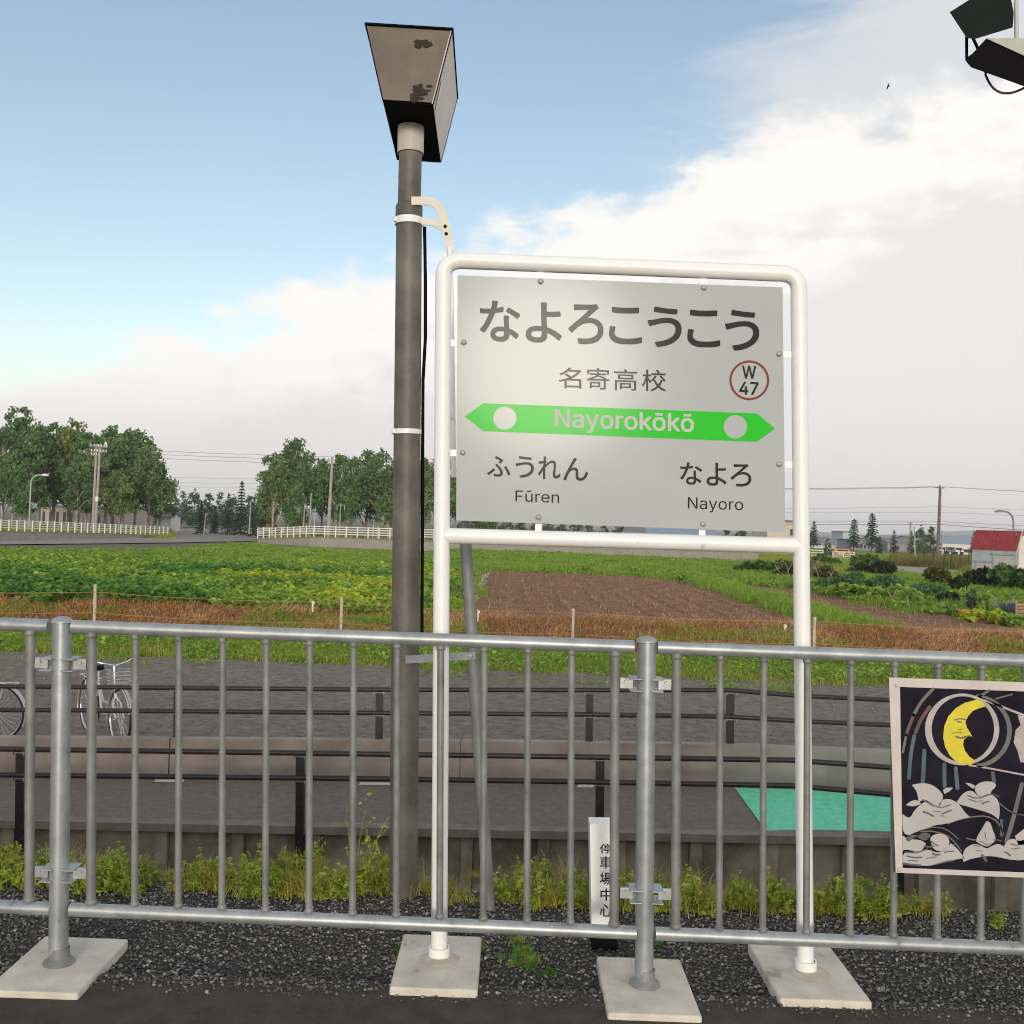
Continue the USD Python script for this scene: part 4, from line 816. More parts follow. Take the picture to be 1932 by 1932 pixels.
tufts = [weed_tuft(rng, 50, .13, True), weed_tuft(rng, 56, .17, False), weed_tuft(rng, 44, .18, True), weed_tuft(rng, 50, .11, False)]
NW = 520
wx = rng.uniform(-2.9, 2.9, NW); wy = 4.12 + np.abs(rng.normal(0, .13, NW))
keep = meshkit.noise(np.column_stack([wx * 2.2, wy * 0 + 3, 0 * wx])) + rng.random(NW) * .4 > .62
wx, wy = wx[keep], wy[keep]
hi_ = [(-.33, 4.2, 1.5), (-.62, 4.25, 1.3), (-.5, 4.3, 1.6), (.1, 4.22, 1.3), (.28, 4.2, 1.1), (.88, 4.2, 1.15), (1.15, 4.2, 1.0), (-1.75, 4.3, .9), (1.75, 4.2, 1.2), (-1.5, 4.2, .8)]
pos = [(x, y, -.01) for x, y in zip(wx, wy)] + [(x + rng.normal(0, .09), y + rng.normal(0, .05), -.01) for x, y, _ in hi_ for _ in range(7)]
sc = list(rng.uniform(.25, .85, len(wx))) + [s * rng.uniform(.3, .62) for _, _, s in hi_ for _ in range(7)]
weed_mix = rng.integers(0, 4, len(pos))
instancer('weeds', tufts, [weed_m, weed_yellow, weed_m, grass_dry], pos, rng.uniform(0, 360, len(pos)), sc, weed_mix, 'yellow green weeds along the back edge of the platform', 'weeds')
gpos = [(x, y, -.01) for x, y, n in ((-.24, 3.62, 9), (-.1, 3.7, 3), (.02, 3.62, 7), (.10, 3.56, 7), (.62, 3.8, 4), (.6, 3.55, 3), (-.32, 3.6, 4)) for x, y in zip(x + rng.normal(0, .05, n), y + rng.normal(0, .05, n))]
instancer('gravel_weeds', tufts[:2] + tufts[3:], [bean_dark, weed_m, bean_dark], gpos, rng.uniform(0, 360, len(gpos)), rng.uniform(.15, .36, len(gpos)), rng.integers(0, 3, len(gpos)), 'small green weeds growing through the stone chippings', 'weeds')
# tall wild stalk climbing in front of the ramp wall, left of the lamp post
ws = thing('wild_plant', 'thin wild plant in front of the ramp wall left of the lamp post', 'plant', (at(655, 1660, 4.35)[0], 4.35, -.02))
stems, lv = [], []
for k in range(5):
    b = np.array([ws_x := ORIGIN['/World/wild_plant'][0] + rng.normal(0, .05), 4.35 + rng.normal(0, .04), -.02]); hgt = rng.uniform(.15, .33)
    d = rng.normal(0, .1, 2); pts = np.array([b + [d[0] * s ** 2, d[1] * s ** 2, hgt * s] for s in np.linspace(0, 1, 6)])
    stems.append(tube(pts, np.linspace(.0025, .001, 6), 5))
    lv += [pts[min(5, int(s * 5.99))] + rng.normal(0, .02, 3) for s in rng.uniform(.15, 1, 16)]
part('stem', cat(stems), grass_dry, ws); part('leaf_spray', leaves(lv, rng.uniform(.007, .017, len(lv)), rng, aspect=2.2), weed_m, ws, kind='stuff')

# grass verge beyond the lot, and the straw covered bank
def patch_of_blades(r, n, size, h, w_): return blades(np.column_stack([r.uniform(-size / 2, size / 2, (n, 2)), np.zeros(n)]), r.uniform(.4, 1, n) * h, w_, r, .6, 2)
gp_ = [patch_of_blades(rng, 170, .7, .16, .016) for _ in range(3)]
pos, idx = [], []
for _ in range(3800):
    x, y = rng.uniform(-13, 13), rng.uniform(18.9, 24.6)
    n_ = float(meshkit.fbm(np.array([x * .5, y * .9, 0.3]), 3)); front_ = 20.7 - .03 * x + (n_ - .5) * 1.6
    if y < front_ and rng.random() > .04: continue
    if y > 23.9 and n_ < .6: continue
    pos.append((x, y, float(ground_z(y)) - .03)); idx.append(int(rng.random() < .62) + (2 if n_ > .6 else 0) if True else 0)
verge_weed = leaves(np.column_stack([rng.normal(0, .2, (90, 2)), rng.uniform(.01, .16, 90)]), rng.uniform(.03, .07, 90), rng, flat=.5)
idx = np.where(rng.random(len(idx)) < .22, 4, np.minimum(idx, 3))
instancer('grass_verge', gp_ + gp_[:1] + [verge_weed], [grass_dry, grass_m, grass_m, grass_m, bean_m], pos, rng.uniform(0, 360, len(pos)), rng.uniform(.45, 1.4, len(pos)), idx, 'strip of green grass between the grey lot and the straw bank', 'grass')
def bank_z(x, y):
    y = np.asarray(y, float)
    p = np.interp(y, [23.4, 24.0, 25.2, 26.5, 27.6, 29.0], [-1.44, -1.38, -1.18, -.97, -1.02, -1.16])
    return p + (meshkit.fbm(np.stack(np.broadcast_arrays(np.asarray(x) * .7, y * .8, 0.1), -1), 4, 5) - .5) * .34
bx_, by_ = np.meshgrid(np.linspace(-16, 16, 150), np.linspace(23.4, 29.0, 34))
bv = np.column_stack([bx_.ravel(), by_.ravel(), bank_z(bx_.ravel(), by_.ravel())])
bf = np.array([[j * 150 + i, j * 150 + i + 1, (j + 1) * 150 + i + 1, (j + 1) * 150 + i] for j in range(33) for i in range(149)])
top('straw_bank', (bv, bf), straw_base, kind='structure', smooth=True)
NSW = 36000
x, y = rng.uniform(-14, 14, NSW), 23.7 + 4.4 * rng.random(NSW)
cl_n = meshkit.fbm(np.column_stack([x * .55, y * .5, 0 * x]), 4, 9)
ok = (cl_n + rng.random(NSW) * .25 > .44) & ((x > -14))
x, y = x[ok], y[ok]
a = rng.normal(0, .9, len(x)) + (meshkit.noise(np.column_stack([x * .9, y * .9, 0 * x])) - .5) * 5 - .6
dirs = np.column_stack([np.cos(a), np.sin(a) * .8, 0 * a])
sb = blades(np.column_stack([x, y, bank_z(x, y) - .02]), rng.uniform(.16, .40, len(x)), .024, rng, 2.1, 4, dirs)
top('straw', sb, straw_m, 'orange brown dried straw heaped along the bank before the fields', 'straw', kind='stuff')
pos = []
for _ in range(1500):
    xx, yy = rng.uniform(-13, 13), rng.uniform(23.9, 26.6)
    n_ = float(meshkit.fbm(np.array([xx * .55, yy * .5, 0.0]), 4, 9))
    if n_ > .41 or rng.random() < .35: continue
    pos.append((xx, yy, float(bank_z(xx, yy)) - .03))
instancer('bank_grass', gp_[:2], [grass_m, grass_dry], pos, rng.uniform(0, 360, len(pos)), rng.uniform(.6, 1.2, len(pos)), rng.integers(0, 2, len(pos)), 'green grass patches growing through the straw on the bank', 'grass')
# stakes with ropes along the bank
stk = [(180, 1104, 1178, 24.6, .035, 'tall pale stake at the left of the straw bank'), (645, 1128, 1190, 24.6, .035, 'grey stake in the straw just left of the lamp post'), (1082, 1150, 1205, 24.6, .035, 'pale stake in the straw in front of the brown soil'), (1537, 1166, 1226, 24.4, .035, 'grey stake close behind the right sign post')]
stx = []
for dx, y0, y1, D, w_, lab in stk:
    a_, b_ = at(dx, y0, D), at(dx - 2, y1 + 6, D)
    b_[2] = min(b_[2], float(bank_z(b_[0], D)) - .1)
    t_ = thing('stake', lab, 'stake', b_)
    part('shaft', hull([p + [sx * w_ * .8, sy * w_ * .8, 0] for p in (a_, b_) for sx in (-1, 1) for sy in (-1, 1)]), stake_m, t_)
    part('tip', hull([a_ + [sx * w_ * .9, sy * w_ * .9, dz] for sx in (-1, 1) for sy in (-1, 1) for dz in (-.05, .02)]), pole_green if dx == 180 else stake_m, t_)
    stx.append(a_)
for dx, y0, y1, lab in ((590, 1134, 1146, 'short white peg at the foot of the green crop'), (902, 1150, 1164, 'short white peg in the straw right of the left sign post'), (1481, 1178, 1190, 'short white peg in the straw left of the right sign post')):
    D = 26.2
    a_, b_ = at(dx, y0, D), at(dx, y1 + 2, D)
    t_ = thing('peg', lab, 'peg', b_)
    part('shaft', tube([b_ - [0, 0, .1], a_], [.02, .026], 8), white_fence_m, t_, 40)
    part('flag', box((a_ + b_) / 2 + [.02, 0, .05], (.05, .012, .07)), white_fence_m, t_)
def rope(lab, ys_):
    pts = []
    nodes_ = [(-260, 24.6)] + [(s[0], s[3]) for s in stk] + [(2150, 24.3)]
    for (xa, Da), (xb, Db) in zip(nodes_[:-1], nodes_[1:]):
        for s in np.linspace(0, 1, 9)[:-1]:
            xx = xa + (xb - xa) * s; pts.append(at(xx, along(ys_, xx) + 14 * s * (1 - s) * 4 * .35, Da + (Db - Da) * s - .04))
    top('rope', tube(pts, .0065, 6), rope_m, lab, 'rope', smooth=60)
rope('upper orange rope strung between the stakes above the straw', [(-260, 1110), (180, 1117), (645, 1136), (1082, 1155), (1537, 1172), (2150, 1196)])
rope('lower yellowish rope strung between the stakes across the straw', [(-260, 1146), (180, 1156), (645, 1176), (1082, 1196), (1537, 1214), (2150, 1240)])

# ================================================================== FIELDS
SX0, SX1 = -1.72, 9.25
def soil_sheet(name, poly, lab_kind='structure', nxx=150, nyy=90):
    P_ = Polygon(poly); x0, y0, x1, y1 = P_.bounds
    gx_, gy_ = np.meshgrid(np.linspace(x0, x1, nxx), np.linspace(y0, y1, nyy))
    z = FIELD + .03 + .012 * np.cos(gx_ / .62 * 2 * math.pi) - .07 * np.exp(-(((gx_ + .12 * np.sin(gy_ * .21)) % 1.24 - .62) / .09) ** 2) + (meshkit.fbm(np.stack([gx_ * 5, gy_ * 3.5, 0 * gx_], -1), 4, 2) - .5) * .13
    v = np.column_stack([gx_.ravel(), gy_.ravel(), z.ravel()])
    import shapely
    ins = shapely.contains_xy(P_, v[:, 0], v[:, 1])
    f = np.array([[j * nxx + i, j * nxx + i + 1, (j + 1) * nxx + i + 1, (j + 1) * nxx + i] for j in range(nyy - 1) for i in range(nxx - 1)])
    top(name, (v, f[ins[f].all(1)]), soil_m, kind='structure', smooth=True)
soil_sheet('soil_field', [(SX0, 28.2), (SX1, 28.2), (SX1, 48), (7.3, 57), (SX0, 57.5)], nxx=300, nyy=260)
soil_sheet('soil_strip', [(10.3, 28.2), (29, 28.2), (18, 33.5), (15, 38), (14, 47), (15, 52), (10.3, 52)], nxx=180)
# field crop
def crop_patch(r, n, size, h, ls):
    q = r.uniform(-size / 2, size / 2, (n, 2)); hump = meshkit.noise(np.column_stack([q * 1.7, np.full(n, r.random() * 9)]))
    z = h * (.25 + .75 * hump) * r.random(n) ** .35
    return leaves(np.column_stack([q, z]), r.uniform(.7, 1.3, n) * ls, r, flat=.8, aspect=1.3)
cps = [crop_patch(rng, 260, 1.4, .55, .125) for _ in range(4)]
dark_p = [crop_patch(rng, 260, 1.4, .65, .14) for _ in range(2)]
yel_p = [crop_patch(rng, 260, 1.4, .6, .135) for _ in range(2)]
far_grass = [blades(np.column_stack([rng.uniform(-.8, .8, (200, 2)), np.zeros(200)]), rng.uniform(.2, .6, 200), .035, rng, .5, 2) for _ in range(2)]
pos, idx, scl = [], [], []
ylo = [(gp(720, 1124, -.75), 2.6, 2.2), (gp(540, 1085, -.75), 3.6, 1.5), (gp(20, 1090, -.75), 2.2, 1.4), (gp(815, 1085, -.75), .8, 5), (gp(640, 1060, -.75), 3, 1.0), (gp(690, 1100, -.75), 1.6, 2.0)]
for yy in np.arange(27.6, 108, 1.0):
    half = (yy * .52 + 3)
    for xx in np.arange(-half, min(SX0 - .6, -2.0), 1.0):
        x_, y_ = xx + rng.uniform(-.5, .5), yy + rng.uniform(-.5, .5)
        lim = np.interp(x_ / y_ * 1946 + 966, [-200, 0, 300, 440, 490, 520, 600, 950], [54, 57, 68, 86, 92, 84, 83, 84])
        if y_ > lim: continue
        n_ = float(meshkit.fbm(np.array([x_ * .16, y_ * .12, 7.7]), 3))
        k = int(rng.integers(0, 4))
        if y_ > 58 + 14 * (n_ - .5): k = 8 + int(rng.integers(0, 2)) if rng.random() < .75 else k
        if y_ < 44 and n_ < .5 and rng.random() < .75: k = 4 + int(rng.integers(0, 2))
        for c_, rx, ry in ylo:
            if ((x_ - c_[0]) / rx) ** 2 + ((y_ - c_[1]) / ry) ** 2 < 1 and rng.random() < .8: k = 6 + int(rng.integers(0, 2))
        pos.append((x_, y_, FIELD - .06 + (.12 * (n_ - .3)))); idx.append(k); scl.append(rng.uniform(.8, 1.25) * (.55 if k >= 8 else np.interp(y_, [45, 60], [1, .62])))
instancer('bean_field', cps + dark_p + yel_p + far_grass, [bean_m] * 4 + [bean_dark] * 2 + [bean_yellow] * 2 + [bean_m] * 2, pos, rng.uniform(0, 360, len(pos)), scl, idx, 'green leafy crop with yellow patches filling the field on the left', 'crop')
# grass round the soil: strip at its far end, the path between the two plots, the garden floor
pos, idx = [], []
def add_grass(n, fx, fy, cond=None, kk=(0, 1, 2)):
    for _ in range(n):
        x_, y_ = rng.uniform(*fx), rng.uniform(*fy)
        if cond and not cond(x_, y_): continue
        pos.append((x_, y_, FIELD - .05)); idx.append(int(rng.choice(kk)))
add_grass(2100, (-6, 24), (48, 94), lambda x_, y_: y_ > np.interp(x_, [-2, 7.3, 9.3, 24], [57.5, 57, 48, 54]))
add_grass(170, (9.3, 10.2), (28, 52), None, (0, 1))
add_grass(60, (-2.6, -1.6), (28, 58))
add_grass(900, (13.8, 34), (31, 75), lambda x_, y_: y_ > np.interp(x_, [14, 16.5, 26], [36, 33.5, 30]))
instancer('field_grass', far_grass + cps[:1], [grass_m, bean_m, bean_m], pos, rng.uniform(0, 360, len(pos)), rng.uniform(.6, 1.0, len(pos)), idx, 'rough green grass round the brown soil and along its far side', 'grass')
# pale seedlings in two rows at the left edge of the soil, dry stalks elsewhere
sl = []
for x_ in (-1.15, -1.95):
    for y_ in np.arange(28.6, 50, .28):
        if rng.random() < .8: sl.append((x_ + rng.normal(0, .06), y_ + rng.normal(0, .08), FIELD + .12))
cc = np.repeat(np.array(sl), 7, 0); cc = cc + rng.normal(0, .05, cc.shape)
top('seedlings', leaves(cc, .07, rng, flat=.6), leafmat('pale_seedling', (.35, .38, .25), (.6, .6, .45), .3, 4), 'two rows of pale seedlings at the left edge of the soil', 'seedlings', kind='stuff')
n_ = 4200
x, y = rng.uniform(SX0 + .3, 14, n_), 28.3 + 26 * rng.random(n_) ** 1.6
row = np.round(x / .62) * .62
x = np.where(rng.random(n_) < .7, row + rng.normal(0, .05, n_), x)
ok = ~((x > SX1) & (x < 10.3))
top('dry_stalks', blades(np.column_stack([x, y, np.full(n_, FIELD + .02)])[ok], rng.uniform(.06, .26, ok.sum()), .026, rng, 1.5, 2), leafmat('dry_stalk', (.26, .15, .08), (.52, .36, .2), .1, 2), 'dry stalk remains lying along the soil rows', 'stalks', kind='stuff')

# ================================================================== GARDEN PLANTS ON THE RIGHT
def bushy(name, lab, catg, dx, dyb, dyt, wpx, D, mt, n, ls, rng, stem=True, group=None, depth=1.0, flat=0.0, lumps=9):
    """A leafy bush whose foot, top and width the photograph gives."""
    b = at(dx, dyb, D); tp_ = at(dx, dyt, D); H = tp_[2] - b[2]; W = wpx / 1946.0 * D
    t_ = thing(name, lab, catg, b, group=group)
    cs, rs = [], []
    for _ in range(lumps):
        q = rng.normal(size=3); q /= np.linalg.norm(q); q[2] = abs(q[2])
        cs.append(np.array([q[0] * W * .32, q[1] * W * .32 * depth, H * (.22 + .48 * q[2])])); rs.append(rng.uniform(.5, 1) * min(W * .24, H * .36))
    pts = []
    for _ in range(n):
        k = rng.integers(0, lumps); q = rng.normal(size=3); q /= np.linalg.norm(q)
        pts.append(cs[k] + q * rs[k] * rng.uniform(.55, 1.12) * [1.25, 1.1, 1.0])
    pts = np.array(pts); pts[:, 2] = np.maximum(pts[:, 2], .02)
    pts[:, 0] *= np.clip(W / max(np.ptp(pts[:, 0]), .01), .3, 2.5); pts[:, 2] *= H / max(pts[:, 2].max(), .01)
    part('foliage', leaves(pts, rng.uniform(.6, 1.3, n) * ls, rng, flat=flat), mt, t_, local=True)
    if stem: part('stem', cat([tube([(0, 0, -.1), c * [.5, .5, .5], c], [.03, .02, .01], 5) for c in cs[:5]]), bark_dark, t_, local=True)
    return t_
dark_bush = leafmat('dark_bush_leaf', (.015, .03, .010), (.05, .075, .022), .25, .8, fs=4)
mid_bush = leafmat('mid_bush_leaf', (.045, .105, .025), (.13, .23, .06), .3, .8, fs=4)
fern_m = leafmat('feathery_fern', (.06, .15, .06), (.17, .32, .13), .4, .7, fs=6)
olive_bush = leafmat('olive_bush_leaf', (.05, .055, .012), (.15, .15, .035), .3, .8, fs=4)
squash_m = leafmat('squash_leaf', (.16, .28, .05), (.42, .55, .14), .35, .8, fs=4)
grey_bush = leafmat('dry_bush_leaf', (.12, .11, .07), (.28, .26, .17), .2, .9, fs=4)
R2 = np.random.default_rng(21)
for a_ in (("dark rounded shrub beside the grey path", 1668, 1086, 1060, 46, 66, dark_bush, 900, .22), ("low dark shrub left of the rounded shrub", 1628, 1086, 1066, 66, 68, dark_bush, 800, .22), ("green shrub with mixed foliage above the dark shrubs", 1632, 1075, 1046, 52, 74, mid_bush, 800, .26), ("olive brown shrub standing on the grey path", 1768, 1098, 1070, 46, 56, olive_bush, 800, .2),
           ("dark small shrub at the end of the grey path", 1806, 1116, 1088, 30, 50, dark_bush, 500, .18), ("dark leafy hedge clump below the shed door", 1848, 1116, 1070, 64, 56, dark_bush, 1500, .22), ("tall dark hedge clump before the shed corner", 1908, 1112, 1066, 70, 54, mid_bush, 1700, .22), ("hedge clump at the right edge of the picture", 1962, 1118, 1064, 70, 52, mid_bush, 1500, .22),
           ("dim tangled shrub behind the wire stand", 1786, 1140, 1118, 44, 40, dark_bush, 600, .13), ("dry grey bush near the right sign post", 1528, 1092, 1058, 40, 60, grey_bush, 700, .2), ("green brown bush right of the sign post foot", 1560, 1100, 1068, 46, 56, olive_bush, 800, .18), ("green bush under the far white fence", 1556, 1072, 1046, 52, 84, mid_bush, 800, .26), ("dark shrub seen through the sign legs at the right", 1486, 1092, 1066, 52, 60, dark_bush, 700, .2), ("grassy mound shrub before the far beige wall", 1432, 1078, 1058, 78, 64, mid_bush, 900, .2), ("sparse thicket left of the right sign post", 1470, 1086, 1056, 56, 70, olive_bush, 700, .22)):
    lab, dx, yb, yt, w_, D, mt, n, ls = a_
    bushy('shrub', lab, 'shrub', dx, yb, yt, w_, D, mt, n, ls, R2)
for lab, dx, yb, yt, w_, D, n in (("feathery asparagus fern clump nearest the right sign post", 1562, 1112, 1090, 56, 48, 2200), ("feathery asparagus fern clump in the middle of the garden", 1618, 1112, 1078, 74, 47, 3600), ("feathery asparagus fern clump rising behind the squash", 1676, 1116, 1082, 66, 46, 3000), ("pale feathery fern clump at the end of the grey path", 1752, 1124, 1098, 66, 45, 2600)):
    bushy('fern_clump', lab, 'fern', dx, yb, yt, w_, D, fern_m, n, .07, R2, False)
for lab, dx, yb, yt, w_, D, n, mt in (("bright squash plant mass in front of the fern clumps", 1606, 1126, 1102, 100, 43, 900, bean_m), ("broad leaved squash plants left of the crossed stakes", 1690, 1136, 1104, 96, 41, 1000, squash_m), ("pale squash plants along the soil edge", 1728, 1152, 1134, 110, 38, 800, squash_m), ("low squash leaves left of the red cloth", 1786, 1166, 1142, 84, 36, 700, squash_m), ("yellow green squash leaves at the foot of the tall stalk plant", 1866, 1180, 1152, 110, 33, 900, bean_yellow), ("squash leaves at the right edge below the crate", 1945, 1184, 1158, 90, 32, 600, squash_m)):
    bushy('squash_plant', lab, 'squash plant', dx, yb, yt, w_, D, mt, n, .17, R2, False, flat=.6, lumps=14)
bushy('tall_plant', 'tall yellow green stalk plant between the wire stand and the bins', 'plant', 1861, 1160, 1120, 26, 34, squash_m, 520, .10, R2, lumps=12)
bushy('tall_plant', 'thin grey green plant growing up the stakes right of the red cloth', 'plant', 1834, 1154, 1112, 26, 35, fern_m, 260, .09, R2, lumps=10)
# stakes, stand and boxes in the garden
stick_m = mat('weathered_stick', (.20, .17, .13), (.32, .28, .22), 6, .9)
def stick(name, lab, segs, D, r, mt, catg='stake'):
    t_ = thing(name, lab, catg, at(*segs[0][1], D))
    for a_, b_ in segs: part('stick', tube([at(*a_, D), at(*b_, D)], r, 6), stick_m, t_, 40)
stick('crossed_stakes', 'pale crossed stakes tied together beside the squash plants', [((1674, 1113), (1690, 1142)), ((1692, 1111), (1682, 1134)), ((1683, 1134), (1704, 1140))], 40, .018, stake_m)
stick('crossed_stakes', 'pale leaning sticks in the bush near the sign post', [((1537, 1064), (1548, 1100)), ((1582, 1062), (1560, 1100)), ((1562, 1078), (1578, 1098))], 52, .02, stake_m)
stick('crossed_stakes', 'tripod of sticks before the grassy mound left of the sign post', [((1462, 1066), (1480, 1094)), ((1494, 1064), (1478, 1094)), ((1484, 1066), (1492, 1096))], 58, .02, stake_m)
stick('garden_stake', 'thin tall garden stake left of the grey plastic sheet', [((1821, 1105), (1822, 1150))], 36, .016, stake_m)
stick('garden_stake', 'pale garden stake standing beside the wooden crate', [((1912, 1125), (1910, 1152))], 36, .026, stake_m)
stick('garden_stake', 'slanting garden stakes leaning over the red cloth', [((1850, 1124), (1884, 1160)), ((1874, 1128), (1848, 1152))], 35.5, .02, stake_m)
gs = thing('plastic_sheet', 'grey plastic sheet hung over a low frame behind the red cloth', 'sheet', at(1846, 1150, 37))
part('sheet', hull([at(x, y, D) for x, y, D in ((1826, 1126, 37), (1880, 1128, 37), (1822, 1152, 36.6), (1884, 1154, 36.6), (1828, 1125, 37.5), (1880, 1127, 37.5), (1884, 1154, 37.8))]), mat('grey_plastic', (.10, .11, .10), (.18, .19, .17), 3, .5), gs)
rc = thing('red_cloth', 'small red cloth with white rim lying on the squash leaves', 'cloth', at(1820, 1160, 34.5))
part('cloth', hull([at(x, y, D) for x, y, D in ((1807, 1150, 34.5), (1812, 1162, 34.3), (1836, 1160, 34.3), (1838, 1153, 34.5), (1822, 1154, 34.7))]), mat('red_cloth_dye', (.55, .06, .02), (.65, .10, .04), 6, .8), rc)
part('rim', hull([at(x, y, D) for x, y, D in ((1814, 1149, 34.6), (1842, 1152, 34.6), (1842, 1155, 34.7), (1816, 1153, 34.7), (1828, 1150, 34.9))]), white_fence_m, rc)
for lab, x0, x1, y0, y1 in (('grey green plastic bin under the hedge, right of the tall stalk plant', 1884, 1898, 1136, 1160), ('blue grey plastic bin left of the wooden crate', 1900, 1916, 1136, 1160)):
    D = 35; b_ = thing('bin', lab, 'bin', at((x0 + x1) / 2, y1, D))
    mm = mat('bin_' + ('grey' if x0 < 1890 else 'blue'), (.10, .13, .13) if x0 < 1890 else (.13, .19, .24), None, rough=.5)
    part('body', hull([at(x, y, D + dz) for x, y in ((x0, y0 + 3), (x1, y0 + 3), (x0 + 2, y1), (x1 - 2, y1)) for dz in (0, .3)]), mm, b_)
    part('rim', hull([at(x, y, D + dz) for x, y in ((x0 - 1, y0), (x1 + 1, y0), (x0 - 1, y0 + 3), (x1 + 1, y0 + 3)) for dz in (-.03, .33)]), mm, b_)
cr = thing('wooden_crate', 'open wooden crate of pale slats at the right edge', 'crate', at(1935, 1165, 34))
D = 34; wood = mat('crate_wood', (.26, .16, .08), (.40, .27, .15), 6, .8)
for k in range(4):
    part('slat', hull([at(x, 1138 + k * 6.5 + dy, D + dz) for x in (1918, 1960) for dy in (0, 5) for dz in (0, .03)]), wood, cr)
for x in (1916, 1936, 1958):
    part('corner_post', hull([at(x + dx_, y, D + dz) for dx_ in (0, 3.5) for y in (1132, 1165) for dz in (-.04, -.004)]), wood, cr)
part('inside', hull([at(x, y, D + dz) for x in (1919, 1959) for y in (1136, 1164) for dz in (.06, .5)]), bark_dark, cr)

# ================================================================== FAR SIDE OF THE FIELDS
def flat(name, pix, z, mt, kind='structure', label=None, c=None):
    top(name, plane_poly([gp(x, y, z) for x, y in pix], z), mt, label, c, kind=kind)
flat('road', [(-160, 1031), (0, 1027), (300, 1024), (480, 1020.5), (520, 1012), (500, 1003), (400, 996), (330, 998), (316, 1012), (0, 1018.5), (-160, 1021)], FIELD + .02, road_m)
flat('gravel_path', [(1655, 1058), (1716, 1057), (1760, 1074), (1815, 1076), (1822, 1098), (1745, 1098), (1705, 1088)], FIELD + .02, mat('path_gravel', (.34, .285, .245), (.44, .375, .33), .8, .95, 0, .5, 8, .05))
def ranch_fence(label, pts, h, nrails, step, sub=1):
    """White rail fence along ground points; each post and rail its own part."""
    pts = np.array(pts); t_ = thing('rail_fence', label, 'fence', pts[0], group=None)
    seg = np.linalg.norm(np.diff(pts, axis=0), axis=1); s = np.concatenate([[0], np.cumsum(seg)])
    n = max(1, int(round(s[-1] / step))); q = np.column_stack([np.interp(np.linspace(0, s[-1], n + 1), s, pts[:, k]) for k in range(3)])
    for p in q: part('post', box(p + [0, 0, h / 2], (.085, .085, h + .02)), white_fence_m, t_)
    for k in range(nrails):
        z = h * (1 - .06 - k * .86 / nrails)
        for a_, b_ in zip(pts[:-1], pts[1:]):
            part('rail', hull([p + [0, dy, z + dz] for p in (a_, b_) for dy in (-.03, .03) for dz in (-.035, .035)]), white_fence_m, t_)
def low_wall(name, label, base, hs, mt):
    base = np.array(base); t_ = thing(name, label, 'retaining wall', base[0])
    for k in range(len(base) - 1):
        part('wall_section', hull([p + [0, dy, z] for p, h in ((base[k], hs[k]), (base[k + 1], hs[k + 1])) for dy in (0, .35) for z in (-.3, h)]), mt, t_)
        part('coping', hull([p + [0, dy, h + z] for p, h in ((base[k], hs[k]), (base[k + 1], hs[k + 1])) for dy in (-.05, .4) for z in (.002, .10)]), kerb_m, t_)
lw = [gp(-170, 1023, FIELD), gp(0, 1019.5, FIELD), gp(160, 1017, FIELD), gp(315, 1014, FIELD)]
lh = [.75, .62, .45, .12]
low_wall('low_wall', 'low beige concrete wall under the left white fence', lw, lh, wall_pale)
ranch_fence('white rail fence on the low wall before the left grove', [p + [0, .2, h + .1] for p, h in zip(lw, lh)], .85, 4, 1.0)
rw = [np.array([at(485, 1019.5, 100)[0], 100, FIELD]), np.array([at(585, 1031, 94)[0], 94, FIELD]), np.array([at(900, 1040, 93)[0], 93, FIELD]), np.array([at(1430, 1065, 89)[0], 89, FIELD])]
rh = [.25, .75, .85, .95]
low_wall('low_wall', 'long beige concrete wall across the field behind the sign', rw, rh, wall_pale)
ranch_fence('long white rail fence on the wall before the right grove', [p + [0, .2, h + .1] for p, h in zip(rw[:3], rh)], 1.0, 4, 1.0)
ranch_fence('far white rail fence across the road gap', [gp(318, 1006, FIELD), gp(392, 1007, FIELD)], 1.0, 2, 2.2)
ranch_fence('far white rail fence beside the dark conifers', [gp(440, 1008, FIELD), gp(500, 1010, FIELD), gp(590, 1013, FIELD)], 1.1, 4, 1.3)
ranch_fence('short white rail fence just right of the sign post', [at(1500, 1052, 112), at(1552, 1054, 112)], .95, 3, 1.6)
ranch_fence('short white rail fence left of the tall fir trees', [at(1571, 1058, 113), at(1611, 1059, 113)], 1.05, 4, 1.05)

